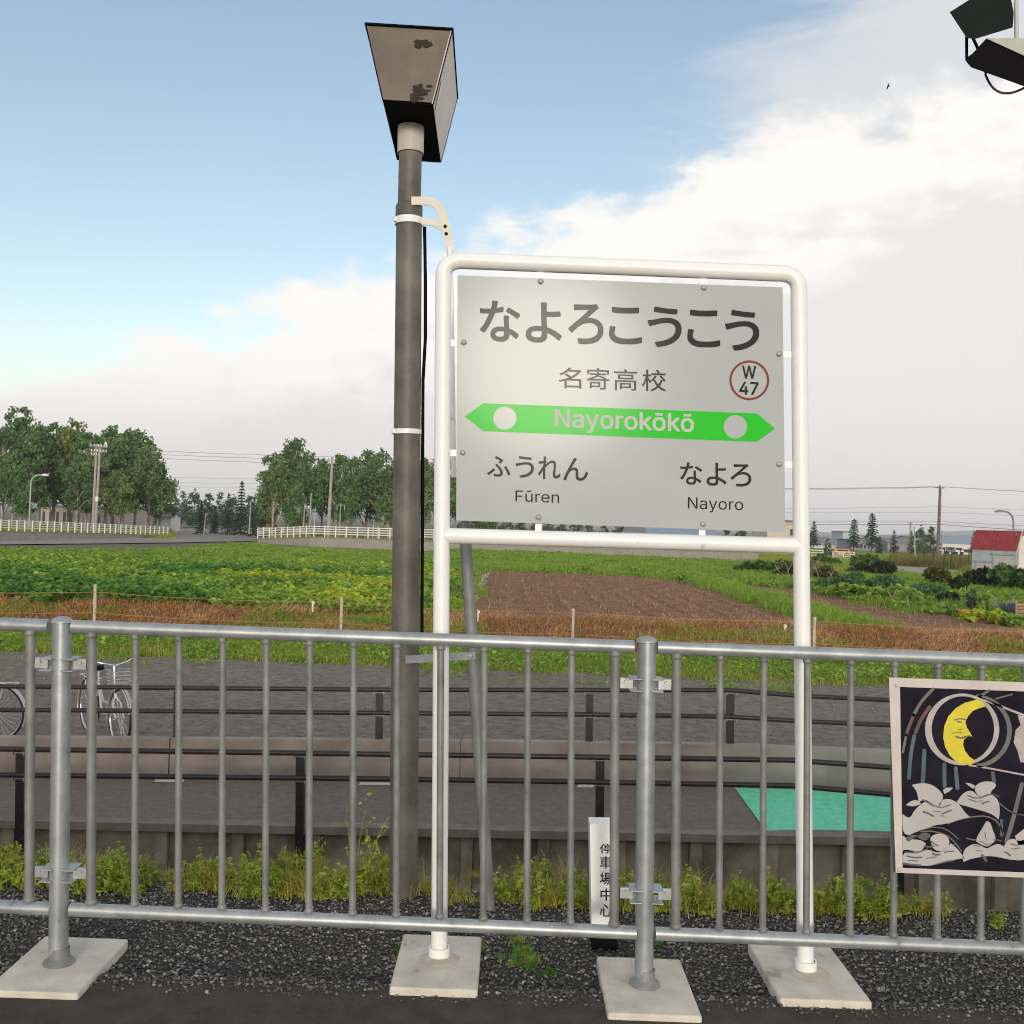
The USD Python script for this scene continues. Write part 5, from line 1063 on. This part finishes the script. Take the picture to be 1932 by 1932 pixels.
# ------------------------------------------------------------------ trees
def tree_class(name, rng, kind, mt):
    """A tree of unit height: a tapered trunk with limbs and a crown of leaf clumps."""
    root = UsdGeom.Xform.Define(stage, numbered('/World/' + name)).GetPrim()
    return root
def broad_mesh(rng, bottom=.22, width=.30, n=9500, ls=.022, lumps=38, peak=.5):
    trunk = [tube([(0, 0, -.02), (rng.normal(0, .008), rng.normal(0, .008), .4), (rng.normal(0, .012), rng.normal(0, .012), .85)], [.017, .012, .004], 7)]
    cs, rs = [], []
    for _ in range(lumps):
        z = rng.uniform(bottom + .06, .93); prof = max(.12, math.sin(math.pi * min(1, ((z - bottom) / (1 - bottom)) ** peak * .93)))
        a = rng.uniform(0, 6.28); rr = width / 2 * prof * rng.uniform(.35, 1.0)
        c = np.array([rr * math.cos(a), rr * math.sin(a), z]); cs.append(c); rs.append(rng.uniform(.045, .10) * (.7 + .5 * prof))
        trunk.append(tube([(0, 0, max(.1, z - .16)), c * [.5, .5, 1] - [0, 0, .05], c], [.006, .004, .0015], 4, False))
    cs.append(np.array([rng.normal(0, .01), 0, .95])); rs.append(.045)
    w_ = np.array(rs) ** 2; w_ /= w_.sum(); pts = []
    for k in rng.choice(len(cs), n, p=w_):
        q = rng.normal(size=3); q /= np.linalg.norm(q)
        pts.append(cs[k] + q * rs[k] * rng.uniform(.45, 1.15) * [1, 1, .9])
    pts = np.array(pts)
    pts = pts[meshkit.noise(pts * 14 + rng.uniform(0, 50)) > .44]
    return cat(trunk), leaves(pts, rng.uniform(.6, 1.35, len(pts)) * ls, rng, aspect=1.3)
def fir_mesh(rng, n_lay=17, width=.42, bottom=.06, ls=.03, sparse=1.0, topw=.02):
    trunk = [tube([(0, 0, -.02), (0, 0, .98)], [.016, .003], 7)]; pts, dr = [], []
    for k in range(n_lay):
        z = bottom + (1 - bottom) * (k / n_lay) ** .95; R = (width / 2) * (1 - k / n_lay) ** .85 * rng.uniform(.78, 1.12) + topw
        for a in rng.uniform(0, 6.28, int(9 * sparse) + 3):
            L_ = R * rng.uniform(.65, 1.1); m_ = max(3, int(L_ / .011))
            s = np.linspace(.08, 1, m_)
            p = np.column_stack([L_ * s * math.cos(a), L_ * s * math.sin(a), z + .02 * s - .075 * L_ / .2 * s ** 1.6 + .0 * s])
            pts.append(p + rng.normal(0, .006, p.shape)); trunk.append(tube([p[0], p[-1]], [.003, .001], 3, False))
    pts.append(np.column_stack([rng.normal(0, .006, 14), rng.normal(0, .006, 14), np.linspace(.93, 1.0, 14)]))
    pts = np.vstack(pts)
    return cat(trunk), leaves(pts, rng.uniform(.7, 1.3, len(pts)) * ls, rng, flat=.5, aspect=1.5)
R3 = np.random.default_rng(8)
PROTO = {}
def protos(kind, builder, mats, bk, k):
    PROTO[kind] = [(builder(), mats[i % len(mats)], bk) for i in range(k)]
protos('broad', lambda: broad_mesh(R3, .23, .52), [tree_m, tree_m2, tree_m, tree_m3, tree_m], bark, 5)
protos('tall', lambda: broad_mesh(R3, .28, .40, 7500, .022, 32, .7), [tree_m, tree_m2], bark, 3)
protos('far', lambda: broad_mesh(R3, .0, .62, 5200, .030, 44, .42), [far_leaf], bark, 3)
protos('fir', lambda: fir_mesh(R3), [fir_m], bark_dark, 2)
protos('column_fir', lambda: fir_mesh(R3, 15, .36, .24, .032, .8, .05), [fir_m], bark_dark, 2)
protos('rusty', lambda: broad_mesh(R3, .05, .7, 900, .05, 14), [rust_leaf], bark, 1)
FIRST = {}
def plant_tree(name, kind, k, dx, ty, D, label, group=None, wide=1.0, rz=None):
    k = k % len(PROTO[kind]); tz = at(dx, ty, D)
    H = tz[2] - FIELD; x = tz[0] - (H * 0) ; base = np.array([x - (tz[2] - 1.5) * 0, D, FIELD])
    rz = R3.uniform(0, 360) if rz is None else rz
    key = (name, kind, k)
    if key not in FIRST:
        t_ = thing(name, label, 'tree', base, rz, (H * wide, H * wide, H), group)
        (tr_, cr_), mt, bk = PROTO[kind][k]
        part('trunk', tr_, bk, t_, 60, local=True); part('crown', cr_, mt, t_, local=True)
        FIRST[key] = t_
        return
    src = FIRST[key]
    n_ = src.GetName(); 
    dup(src, base, rz, (H * wide, H * wide, H), label, group)
ORD = ['first', 'second', 'third', 'fourth', 'fifth', 'sixth', 'seventh', 'eighth', 'ninth', 'tenth', 'eleventh', 'twelfth', 'thirteenth', 'fourteenth', 'fifteenth', 'sixteenth', 'seventeenth', 'eighteenth', 'nineteenth', 'twentieth']
left = [(-60, 800, 118), (-22, 785, 124), (12, 800, 114), (48, 766, 122), (80, 800, 115), (108, 792, 126), (138, 784, 118), (168, 812, 114), (205, 800, 122), (238, 812, 116), (262, 806, 128), (286, 838, 114), (306, 872, 120), (60, 862, 106), (150, 870, 105), (228, 880, 106), (28, 850, 108), (185, 845, 110)]
for i, (dx, ty, D) in enumerate(sorted(left)):
    plant_tree('broadleaf_tree', 'broad' if i % 3 else 'tall', i, dx, ty, D, f'dense green broadleaf tree, {ORD[i]} from the left in the left grove', 'trees of the left grove', .95)
right_ = [(520, 852, 112), (545, 838, 122), (558, 822, 118), (590, 850, 112), (612, 862, 126), (640, 852, 118), (668, 858, 112), (695, 846, 120), (718, 842, 114), (742, 860, 124), (770, 850, 116), (806, 862, 120), (835, 856, 114), (862, 880, 118), (890, 900, 122), (920, 900, 126), (560, 905, 108), (655, 915, 108), (735, 920, 110)]
for i, (dx, ty, D) in enumerate(sorted(right_)):
    plant_tree('broadleaf_tree', 'tall' if i % 3 else 'broad', i + 1, dx, ty, D, f'open crowned green tree, {ORD[i]} from the left in the right grove', 'trees of the right grove', .85)
for i, (dx, ty, D) in enumerate(sorted([(322, 934, 190), (345, 926, 205), (368, 922, 190), (396, 930, 200), (418, 928, 188), (440, 932, 205), (470, 934, 195), (492, 936, 200), (508, 925, 190), (300, 930, 200)])):
    plant_tree('distant_tree', 'far', i, dx, ty, D, f'hazy round far tree, {ORD[i]} from the left in the gap between the groves', 'distant trees between the groves')
for i, (dx, ty, D, w_, lab) in enumerate([(381, 948, 128, 1.1, 'spreading dark fir, leftmost of the firs in the road gap'), (407, 955, 135, 1.0, 'short dark fir between the leftmost fir and the tall firs'), (432, 931, 130, .9, 'dark fir in the middle of the road gap'), (457, 908, 132, .8, 'tallest pointed dark fir beside the right grove'), (480, 938, 126, 1.0, 'dark fir touching the right grove, rightmost in the road gap')]):
    plant_tree('fir_tree', 'fir', i, dx, ty, D, lab, None, w_)
plant_tree('rusty_tree', 'rusty', 0, 508, 958, 114, 'brownish low tree at the left foot of the right grove')
for i, (dx, ty, D, k, w_, lab) in enumerate([(1612, 979, 165, 'column_fir', 1.0, 'layered fir with bare lower trunk, left of the tallest fir on the right'), (1646, 968, 165, 'column_fir', .95, 'tallest layered fir on the right, before the distant houses'), (1687, 1000, 168, 'fir', 1.0, 'small conical fir between the tall firs and the pale pole'), (1536, 983, 165, 'column_fir', .9, 'dark fir half hidden by the right sign post'), (1720, 1002, 172, 'fir', 1.0, 'short fir just left of the pale thin pole'), (1838, 1003, 150, 'fir', 1.0, 'small fir left of the red roofed shed'), (1660, 1012, 150, 'fir', 1.2, 'low dark fir at the foot of the tallest fir')]):
    plant_tree('fir_tree', k, i, dx, ty, D, lab, None, w_)
for i, (dx, ty, D, lab) in enumerate([(1738, 990, 150, 'round dark tree right of the pale thin pole'), (1757, 992, 156, 'round dark tree touching the tall wooden pole'), (1563, 1014, 118, 'small leafy tree behind the short white fence'), (1400, 990, 96, 'wide dark tree under the sign board at the right'), (1372, 994, 99, 'wide dark low tree under the sign board, left of the other')]):
    plant_tree('round_tree', 'far', i, dx, ty, D, lab, None, .9)
for i, dx in enumerate(range(880, 1190, 26)):
    plant_tree('distant_tree', 'far', i, dx, 958 + (i * 7) % 18 + max(0, (dx - 1050) * .16), 150 + (i % 3) * 8, f'dark tree seen in the slot under the sign board, {ORD[i]} from the left', 'trees under the sign board')
# tall tawny grass behind the dark posts on the right
pos = []
for _ in range(620):
    dx, D = R3.uniform(1690, 1850), R3.uniform(98, 126)
    pos.append((at(dx, 1050, D)[0], D, FIELD - .1))
tg = [blades(np.column_stack([R3.uniform(-1, 1, (140, 2)), np.zeros(140)]), R3.uniform(.8, 1.9, 140), .10, R3, .4, 2) for _ in range(2)]
instancer('tawny_grass', tg, [leafmat('tawny_blade', (.16, .12, .03), (.36, .28, .09), .3, .4), leafmat('olive_blade', (.12, .14, .03), (.26, .26, .07), .3, .4)], pos, R3.uniform(0, 360, len(pos)), R3.uniform(.25, .7, len(pos)), R3.integers(0, 2, len(pos)), 'tall tawny grass between the grey path and the distant houses', 'grass')
pos = []
for _ in range(1500):
    dx, D = R3.uniform(1440, 1990), R3.uniform(62, 150)
    p = at(dx, 1050, D)
    if 1650 < dx < 1830 and 62 < D < 124: continue
    pos.append((p[0], D, FIELD - .08))
instancer('meadow_grass', far_grass, [grass_m, grass_dry], pos, R3.uniform(0, 360, len(pos)), R3.uniform(.7, 1.4, len(pos)), R3.integers(0, 2, len(pos)), 'rough meadow grass beyond the garden on the right', 'grass')
pos = []
for _ in range(1500):
    dx, D = R3.uniform(-120, 930), R3.uniform(100, 135)
    p = at(dx, 1010, D)
    if 316 < dx < 520 and D < 150: continue
    pos.append((p[0], D, FIELD - .08))
instancer('grove_grass', far_grass, [grass_m, grass_dry], pos, R3.uniform(0, 360, len(pos)), R3.uniform(.8, 1.5, len(pos)), R3.integers(0, 2, len(pos)), 'grass under the trees of the two groves', 'grass')
# dark wire fence on thin posts before the tawny grass
wf = thing('wire_fence', 'dark thin wire fence on posts before the tawny grass', 'fence', at(1745, 1062, 96))
pf = [(1745, 1036, 1062), (1762, 1038, 1062), (1782, 1034, 1061), (1796, 1036, 1063), (1812, 1036, 1064), (1828, 1037, 1065)]
for x, a_, b_ in pf: part('post', tube([at(x - 1, b_ + 2, 96), at(x, a_, 96)], .05, 6), bark_dark, wf)
for k in (.2, .6): part('wire', tube([at(x, a_ + (b_ - a_) * k, 96) for x, a_, b_ in pf], .02, 5), wire_m, wf)

# ------------------------------------------------------------------ poles, lamps and wires
def pole(name, lab, catg, dx0, y0, dx1, y1, D, r0, r1, mt, arms=(), extra=None, group=None):
    b = at(dx0, y0, D); tp_ = at(dx1, y1, D)
    t_ = thing(name, lab, catg, b, group=group)
    part('shaft', tube([b - [0, 0, .2], tp_], [r0, r1], 10), mt, t_, 60)
    for (y, w0, w1) in arms:
        a_ = at(dx1 + (dx0 - dx1) * (y - y1) / max(1, y0 - y1) + w0, y, D - r0 - .03); c_ = at(dx1 + (dx0 - dx1) * (y - y1) / max(1, y0 - y1) + w1, y + (w1 - w0) * .03, D - r0 - .03)
        ar = part('cross_arm', hull([p + [0, sy * .04, sz * .05] for p in (a_, c_) for sy in (-1, 1) for sz in (-1, 1)]), mt, t_)
        for s in (.06, .35, .65, .94):
            part('insulator', lathe([(.05, 0), (.06, .06), (.03, .16), (0, .17)], a_ + (c_ - a_) * s + [0, 0, .05], 8), white_fence_m, ar, 40)
    return t_
pole('utility_pole', 'pale concrete utility pole with cross arms, left of the close pair before the left grove', 'utility pole', 175, 994, 182, 838, 100, .14, .10, pole_conc, [(841, -12, 10), (851, -10, 10), (858, -9, 6)])
t_ = pole('utility_pole', 'concrete utility pole reaching the wall foot, right of the close pair', 'utility pole', 179, 1012, 189, 838, 97, .14, .10, pole_conc, [(843, -4, 14), (852, -6, 13)])
part('notice_band', lathe([(.15, 0), (.15, .45)], at(182.5, 946, 97), 12), white_fence_m, t_)
pole('utility_pole', 'single tall pale pole in front of the right grove', 'utility pole', 619, 1012, 627, 862, 100, .19, .11, pole_conc)
for dx, y0, y1, D, mt, lab in ((572, 1004, 950, 104, pole_conc, 'thin pale pole at the left in the right grove'), (584, 1004, 930, 105, pole_green, 'thin pale green pole left of the tall pole'), (592, 1006, 958, 105, pole_green, 'pale green pole with cap closest left of the tall pole'), (640, 1008, 949, 106, pole_green, 'pale green pole with side brackets right of the tall pole'), (470, 1004, 952, 112, pole_green, 'thin pole before the firs of the road gap'), (385, 1006, 968, 116, pole_conc, 'short sign pole before the leftmost fir'), (703, 1014, 980, 104, pole_green, 'short pale pole near the lamp post in the right grove')):
    t_ = pole('grove_pole', lab, 'pole', dx, y0, dx + 3, y1, D, .07, .05, mt)
    if 'bracket' in lab:
        for s in (-1, 1): part('side_bracket', tube([at(dx + 3, y1 + 4, D), at(dx + 3 + s * 7, y1 + 4, D), at(dx + 3 + s * 7, y1 + 14, D)], .05, 6), mt, t_)
def street_lamp(lab, dx0, y0, dx1, y1, hx, hy, D, group=None):
    b, tp_, hd = at(dx0, y0, D), at(dx1, y1, D), at(hx, hy, D)
    t_ = thing('street_lamp', lab, 'street lamp', b)
    part('shaft', tube(np.vstack([[b - [0, 0, .2]], bezier(tp_, at(dx1 + (hx - dx1) * .08, hy - 1, D), hd, 9)]), .07, 8), pole_green if dx0 < 900 else galv_dull, t_, 60)
    s = 1 if hx > dx1 else -1
    part('lamp_head', hull([hd + np.array(q) for q in ((0, .1, .08), (0, -.1, .08), (s * .62, .09, .02), (s * .62, -.09, .02), (0, .1, -.06), (0, -.1, -.06), (s * .55, .07, -.1), (s * .55, -.07, -.1), (s * .3, 0, .13))]), galv_dull if s < 0 else white_fence_m, t_)
street_lamp('pale curved street lamp before the left grove', 55, 990, 58, 912, 80, 896, 96)
street_lamp('curved street lamp above the red roofed shed', 1912, 1040, 1912, 985, 1892, 965, 80)
pole('utility_pole', 'tall brown utility pole left of the red roofed shed', 'utility pole', 1769, 1064, 1774, 916, 105, .19, .13, pole_wood, [(920, -10, 8)])
pole('utility_pole', 'distant pole with short cross arm between the firs and the tall brown pole', 'utility pole', 1717, 1040, 1718, 984, 190, .20, .15, pole_conc, [(986, -5, 5)])
pole('grove_pole', 'pale thin leaning pole on the grey path', 'pole', 1727, 1062, 1725, 994, 112, .08, .06, pole_green)
pole('grove_pole', 'thin pole close behind the tall brown utility pole', 'pole', 1777, 1052, 1778, 1001, 118, .08, .06, pole_conc)
def wire(lab, pix, r=.012, group=None):
    pts = []
    for (xa, ya, Da), (xb, yb, Db) in zip(pix[:-1], pix[1:]):
        for s in np.linspace(0, 1, 13)[:-1]:
            sag = 4 * s * (1 - s)
            pts.append(at(xa + (xb - xa) * s, ya + (yb - ya) * s + sag * abs(xb - xa) * .004, Da + (Db - Da) * s))
    pts.append(at(*pix[-1][:2], pix[-1][2]))
    top('power_line', tube(pts, r, 5), wire_m, lab, 'power line', group, smooth=60)
W = 'power lines between the groves'
for k, (ya, yb) in enumerate(((855, 862), (862, 868), (869, 876))):
    wire(['topmost of the three power lines between the two groves', 'middle of the three power lines between the two groves', 'lowest of the three power lines between the two groves'][k], [(184, ya - 10, 100), (627, yb, 100), (900, yb + 6, 100)], .016)
for k, (ya, yb) in enumerate(((896, 905), (906, 914), (914, 922))):
    wire(['upper', 'middle', 'lowest'][k] + ' faint distant power line low in the gap between the groves', [(180, ya, 150), (640, yb, 150)], .012, W)
wire('power line from the tall brown pole running left behind the sign', [(905, 917, 124), (1500, 921, 110), (1773, 918, 105), (2100, 934, 100)], .022)
wire('second power line just under the top one on the right', [(905, 920, 124), (1500, 923, 110), (1766, 919.5, 105)], .016)
wire('thin power line at mid height left of the tall brown pole', [(905, 962, 124), (1773, 966, 105), (2100, 978, 100)], .012)
wire('thin cable above the mid height power line', [(905, 958, 126), (1773, 956, 105), (2100, 966, 100)], .011)
wire('upper of two low power lines crossing the firs', [(905, 972, 150), (1773, 984, 135), (2050, 996, 120)], .018)
wire('lower of two low power lines crossing the firs', [(905, 978, 150), (1773, 989.5, 105), (2050, 1006, 92)], .024)

# ------------------------------------------------------------------ buildings
def gable(name, lab, dx0, dx1, y_base, y_eave, y_ridge, D, depth, wallm, roofm, rot=0, windows=(), base_z=None, over=.3):
    """A gabled building whose front wall spans dx0..dx1 in the photograph; windows: (x0, x1, y0, y1) as fractions of the front wall."""
    a_, b_ = at(dx0, y_base, D), at(dx1, y_base, D); z0 = FIELD - .1 if base_z is None else base_z
    ze = at((dx0 + dx1) / 2, y_eave, D)[2]; zr = at((dx0 + dx1) / 2, y_ridge, D)[2]
    o = np.array([a_[0], D, 0]); L_ = b_[0] - a_[0]; r = math.radians(rot)
    e1, e2 = np.array([math.cos(r), math.sin(r), 0]), np.array([-math.sin(r), math.cos(r), 0]); up = np.array([0, 0, 1.0])
    t1 = b_[0] / D; L_ = (t1 * D - o[0]) / (math.cos(r) - t1 * math.sin(r))
    P = lambda u, v, z: o + e1 * u + e2 * v + up * z
    t_ = thing(name, lab, 'building', (o[0], D, z0))
    w_ = part('wall', cat([hull([P(u, v, z) for u in (0, L_) for v in (0, depth) for z in (z0, ze)])] + ([hull([P(u, v, z) for u in (0, L_) for v, z in ((0, ze), (depth, ze), (depth / 2, zr))])] if zr > ze + .05 else [])), wallm, t_)
    if zr > ze + .05:
        for s in (0, 1):
            v0, vo = (0, -over) if s == 0 else (depth, depth + over)
            sl_ = (zr - ze) / (depth / 2)
            part('roof', hull([P(u, v, z + dz) for u in (-over, L_ + over) for v, z in ((vo, ze - sl_ * over), (depth / 2, zr)) for dz in (.03, .14)]), roofm, t_)
    else:
        part('roof', hull([P(u, v, ze + dz) for u in (-over, L_ + over) for v in (-over, depth + over) for dz in (.003, .22)]), roofm, t_)
    for (u0, u1, h0, h1, mt, *nm) in windows:
        H_ = ze - z0
        q = [P(u * L_, v, z0 + h * H_) for u in (u0, u1) for h in (h0, h1) for v in (-.05, .02)]
        win = part(nm[0] if nm else 'window', hull(q), mt, t_)
    return t_, P, L_, z0, ze, zr, w_
glass_d = mat('window_glass', (.04, .05, .06), None, rough=.15)
wall_white = mat('white_siding', (.62, .61, .58), (.68, .67, .64), 1, .7)
wall_cream = mat('cream_siding', (.52, .48, .40), (.58, .54, .46), 1, .7)
wall_grey = mat('grey_siding', (.20, .21, .22), (.27, .28, .29), 1, .7)
wall_blue = mat('blue_grey_siding', (.30, .36, .43), (.36, .42, .49), 1, .7)
roof_grey = mat('grey_roofing', (.14, .15, .16), (.2, .21, .22), 2, .6)
roof_blue = mat('blue_roofing', (.20, .27, .36), (.27, .34, .43), 2, .6)
shut_m = mat('shutter_grey', (.36, .34, .33), (.42, .40, .39), 3, .6)
red_roof = mat('red_tin_roof', (.20, .018, .022), (.29, .035, .04), 3, .55, bump=.3, bscale=20)
sh = gable('shed', 'blue grey shed with red tin roof and grey shutters behind the hedge', 1833, 1914, 1085, 1035.5, 1004.5, 75, 2.6, mat('shed_wall', (.26, .31, .36), (.33, .38, .43), 2, .7), red_roof, -38, (), over=.12)
t_, P, L_, z0, ze, zr, w_ = sh
H_ = ze - z0
part('shutter', hull([P(u, v, z) for u in (.10 * L_, .46 * L_) for v in (-.05, .02) for z in (z0 + .1, z0 + H_ * .55)]), shut_m, t_)
part('shutter', hull([P(u, v, z) for u in (.50 * L_, .97 * L_) for v in (-.05, .02) for z in (z0 + .1, z0 + H_ * .80)]), shut_m, t_)
part('shutter_lintel', hull([P(u, v, z) for u in (.08 * L_, .48 * L_) for v in (-.16, .02) for z in (z0 + H_ * .56, z0 + H_ * .62)]), roof_blue, t_)
part('shutter_lintel', hull([P(u, v, z) for u in (.48 * L_, .99 * L_) for v in (-.16, .02) for z in (z0 + H_ * .82, z0 + H_ * .88)]), roof_blue, t_)
for k in range(11):
    u = L_ * (k + .5) / 11
    sl_ = (zr - ze) / 1.3
    part('roof_seam', hull([P(u + du, v, z + dz) for du in (-.02, .02) for v, z in ((-.12, ze - sl_ * .12), (1.3, zr)) for dz in (.141, .17)]), red_roof, t_)
part('barge_board', hull([P(u, v, z) for u in (L_ + .125, L_ + .16) for v, z in ((-.14, ze - sl_ * .12), (1.3, zr + .16), (1.3, zr - .06), (-.14, ze - sl_ * .12 - .16))]), wall_cream, t_)
n2 = gable('shed_annex', 'white windowless annex right of the red roofed shed', 1916, 2010, 1085, 1012, 1006, 74.2, 4, wall_white, mat('brown_eave', (.2, .13, .09), None), -12, ((.12, .2, .62, .68, wall_white, 'vent'),), over=.1)
gable('school_building', 'pinkish low building behind the left grove with dark upright openings', 76, 232, 1000, 958, 956, 150, 12, mat('pink_wall', (.40, .33, .30), (.46, .39, .36), .5, .8), roof_grey, 0, tuple((k / 12 + .02, k / 12 + .05, .1, .75, glass_d) for k in range(12)))
gable('white_hut', 'small white building behind the trees near the road gap', 420 - 125, 420 - 98, 1000, 975, 968, 140, 4, wall_white, roof_grey)
gable('red_hut', 'small red brick hut at the road gap beside the left grove', 306, 318, 1000, 976, 970, 145, 3, mat('brick_red', (.30, .09, .06), (.36, .12, .08), 2, .8), mat('red_hut_roof', (.35, .12, .09), None), 0)
gable('house', 'white gabled house under the sign board', 1183, 1214, 1040, 1004, 992, 130, 7, wall_white, roof_grey, 0, ((.35, .62, .55, .72, glass_d),))
gable('warehouse', 'blue grey warehouse under the middle of the sign board', 1216, 1350, 1045, 1010, 988, 150, 10, wall_blue, roof_blue, 0, ((.2, .24, .3, .7, glass_d), (.6, .64, .3, .7, glass_d)))
gable('cream_building', 'cream building with small dark window seen beside the right sign post', 1446, 1500, 1055, 984, 982, 125, 8, wall_cream, roof_grey, 0, ((.40, .62, .40, .46, glass_d), (.80, .93, .62, .80, glass_d)))
gable('house', 'grey house with dark roof right of the right sign post', 1534, 1570, 1040, 1022, 1014, 240, 9, wall_grey, roof_grey, 0, ((.15, .4, .3, .7, glass_d), (.6, .85, .3, .7, glass_d)))
gable('low_building', 'long low white building in front of the grey house', 1532, 1582, 1045, 1031, 1030, 225, 8, wall_white, wall_white)
gable('tower_building', 'pale blue tower block on the right skyline', 1589, 1603, 1040, 1004, 1003, 290, 10, mat('pale_blue_wall', (.36, .44, .48), (.42, .5, .54), 1, .7), roof_grey, 0, ((.1, .9, .1, .3, wall_white),))
gable('grey_hall', 'flat grey hall behind the layered fir', 1607, 1650, 1042, 1020, 1019, 215, 10, wall_grey, roof_grey, 0, tuple((k / 6 + .03, k / 6 + .12, .2, .6, glass_d) for k in range(6)))
gable('white_hall', 'small white building between the two layered firs', 1652, 1672, 1042, 1018, 1016, 230, 10, wall_white, roof_grey, 0, ((.2, .8, .4, .6, glass_d),))
gable('dark_house', 'dark long house between the firs and the pale thin pole', 1674, 1718, 1045, 1024, 1016, 220, 9, wall_grey, roof_grey, 0, ((.3, .5, .2, .6, glass_d),))
gable('house', 'house with white wall behind the round dark trees', 1716, 1736, 1040, 1016, 1012, 260, 9, wall_cream, roof_grey)
gable('warehouse', 'long white warehouse with blue roof left of the shed', 1776, 1850, 1046, 1026, 1012, 210, 14, wall_white, roof_blue, 0, ((.1, .3, .2, .6, glass_d), (.5, .9, .2, .5, glass_d)))
ot = thing('orange_van', 'small orange van parked behind the short white fence', 'van', at(1590, 1047, 125))
D = 125
part('body', hull([at(x, y, D + dz) for x, y in ((1572, 1046), (1604, 1047), (1604, 1040), (1601, 1036), (1574, 1035), (1572, 1038)) for dz in (0, 1.6)]), mat('orange_paint', (.55, .26, .05), None, rough=.35), ot)
part('window', hull([at(x, y, D - .02 + dz) for x, y in ((1580, 1037), (1600, 1037.6), (1600, 1040), (1580, 1039.6)) for dz in (0, .03)]), glass_d, ot)
for x in (1578, 1598): part('wheel', lathe([(0, 0), (.3, 0), (.3, .2), (0, .2)], at(x, 1047, D - .05), 14, (0, 1, 0)), tyre_m, ot)
# parked cars far off beside the warehouse
for k, (dx, mt) in enumerate(((1776, white_fence_m), (1792, wall_grey), (1808, white_fence_m))):
    D = 195; c_ = thing('parked_car', ['white parked car, leftmost before the blue roofed warehouse', 'grey parked car in the middle before the blue roofed warehouse', 'white parked car, rightmost before the blue roofed warehouse'][k], 'car', np.array([at(dx, 1040, D)[0], D, FIELD]), 0, group=None)
    o = ORIGIN[str(c_.GetPath())]
    part('body', cat([hull(o + np.array(q)) for q in ([(x, y, z) for x in (-.9, .9) for y in (-.4, 1.2) for z in (.35, .85)], [(x, y, z) for x, z in ((-.75, .85), (.75, .85), (.6, 1.45), (-.6, 1.45)) for y in (-.3, 1.1)])]), mt, c_)
    part('window', hull(o + np.array([(x, y, z) for x, z in ((-.65, .9), (.65, .9), (.55, 1.35), (-.55, 1.35)) for y in (-.42, -.35)])), glass_d, c_)
    for sx in (-.55, .55): part('wheel', lathe([(0, 0), (.3, 0), (.3, .18), (0, .18)], o + [sx, -.45, .3], 12, (0, 1, 0)), tyre_m, c_)

# ------------------------------------------------------------------ hills on the horizon
def ridge(name, D, pts, mt, depth=900):
    xs_ = np.linspace(pts[0][0], pts[-1][0], 120); zz = np.interp(xs_, [p[0] for p in pts], [p[1] for p in pts])
    zz = zz + (meshkit.fbm(np.column_stack([xs_ * .012, 0 * xs_, 0 * xs_ + D]), 4) - .5) * 5
    tp_ = np.array([at(x, min(y, hor(x) - 1.5), D) for x, y in zip(xs_, zz)]); bt = tp_.copy(); bt[:, 2] = FIELD - 2; bt[:, 1] -= depth * .4; bk = tp_.copy(); bk[:, 2] = FIELD - 2; bk[:, 1] += depth
    mid_ = tp_ * .55 + bt * .45; mid_[:, 2] += (meshkit.fbm(np.column_stack([xs_ * .05, 0 * xs_ + 3, 0 * xs_ + D]), 3) - .5) * 14
    top(name, cat([strip(bt, mid_), strip(mid_, tp_), strip(tp_, bk)]), mt, kind='structure', smooth=True)
hill_m = mat('hill_forest', (.035, .06, .035), (.07, .10, .06), .01, .95)
ridge('hills', 4200, [(-700, 968), (0, 945), (300, 953), (700, 962), (1000, 975), (1400, 997), (1530, 1002), (1620, 1008), (1700, 1010), (1780, 1003), (1860, 999), (1932, 1003), (2600, 1025)], hill_m)
ridge('hills', 2600, [(-700, 978), (200, 958), (700, 972), (1200, 998), (1500, 1008), (1560, 1012), (1660, 1010), (1760, 1013), (1850, 1007), (1932, 1012), (2600, 1040)], hill_m)

# ------------------------------------------------------------------ thin evening haze
HAZE = 0.00022
top('haze', box((0, 3500, 60), (14000, 8200, 124.2)), usdkit.material(stage, LK + 'haze_air', {"v": ("principled_volume", {"color": (.92, .94, 1.0), "density": HAZE, "anisotropy": 0.0})}, [], volume="v.volume"), 'thin pale haze over the fields', 'haze', kind='stuff')
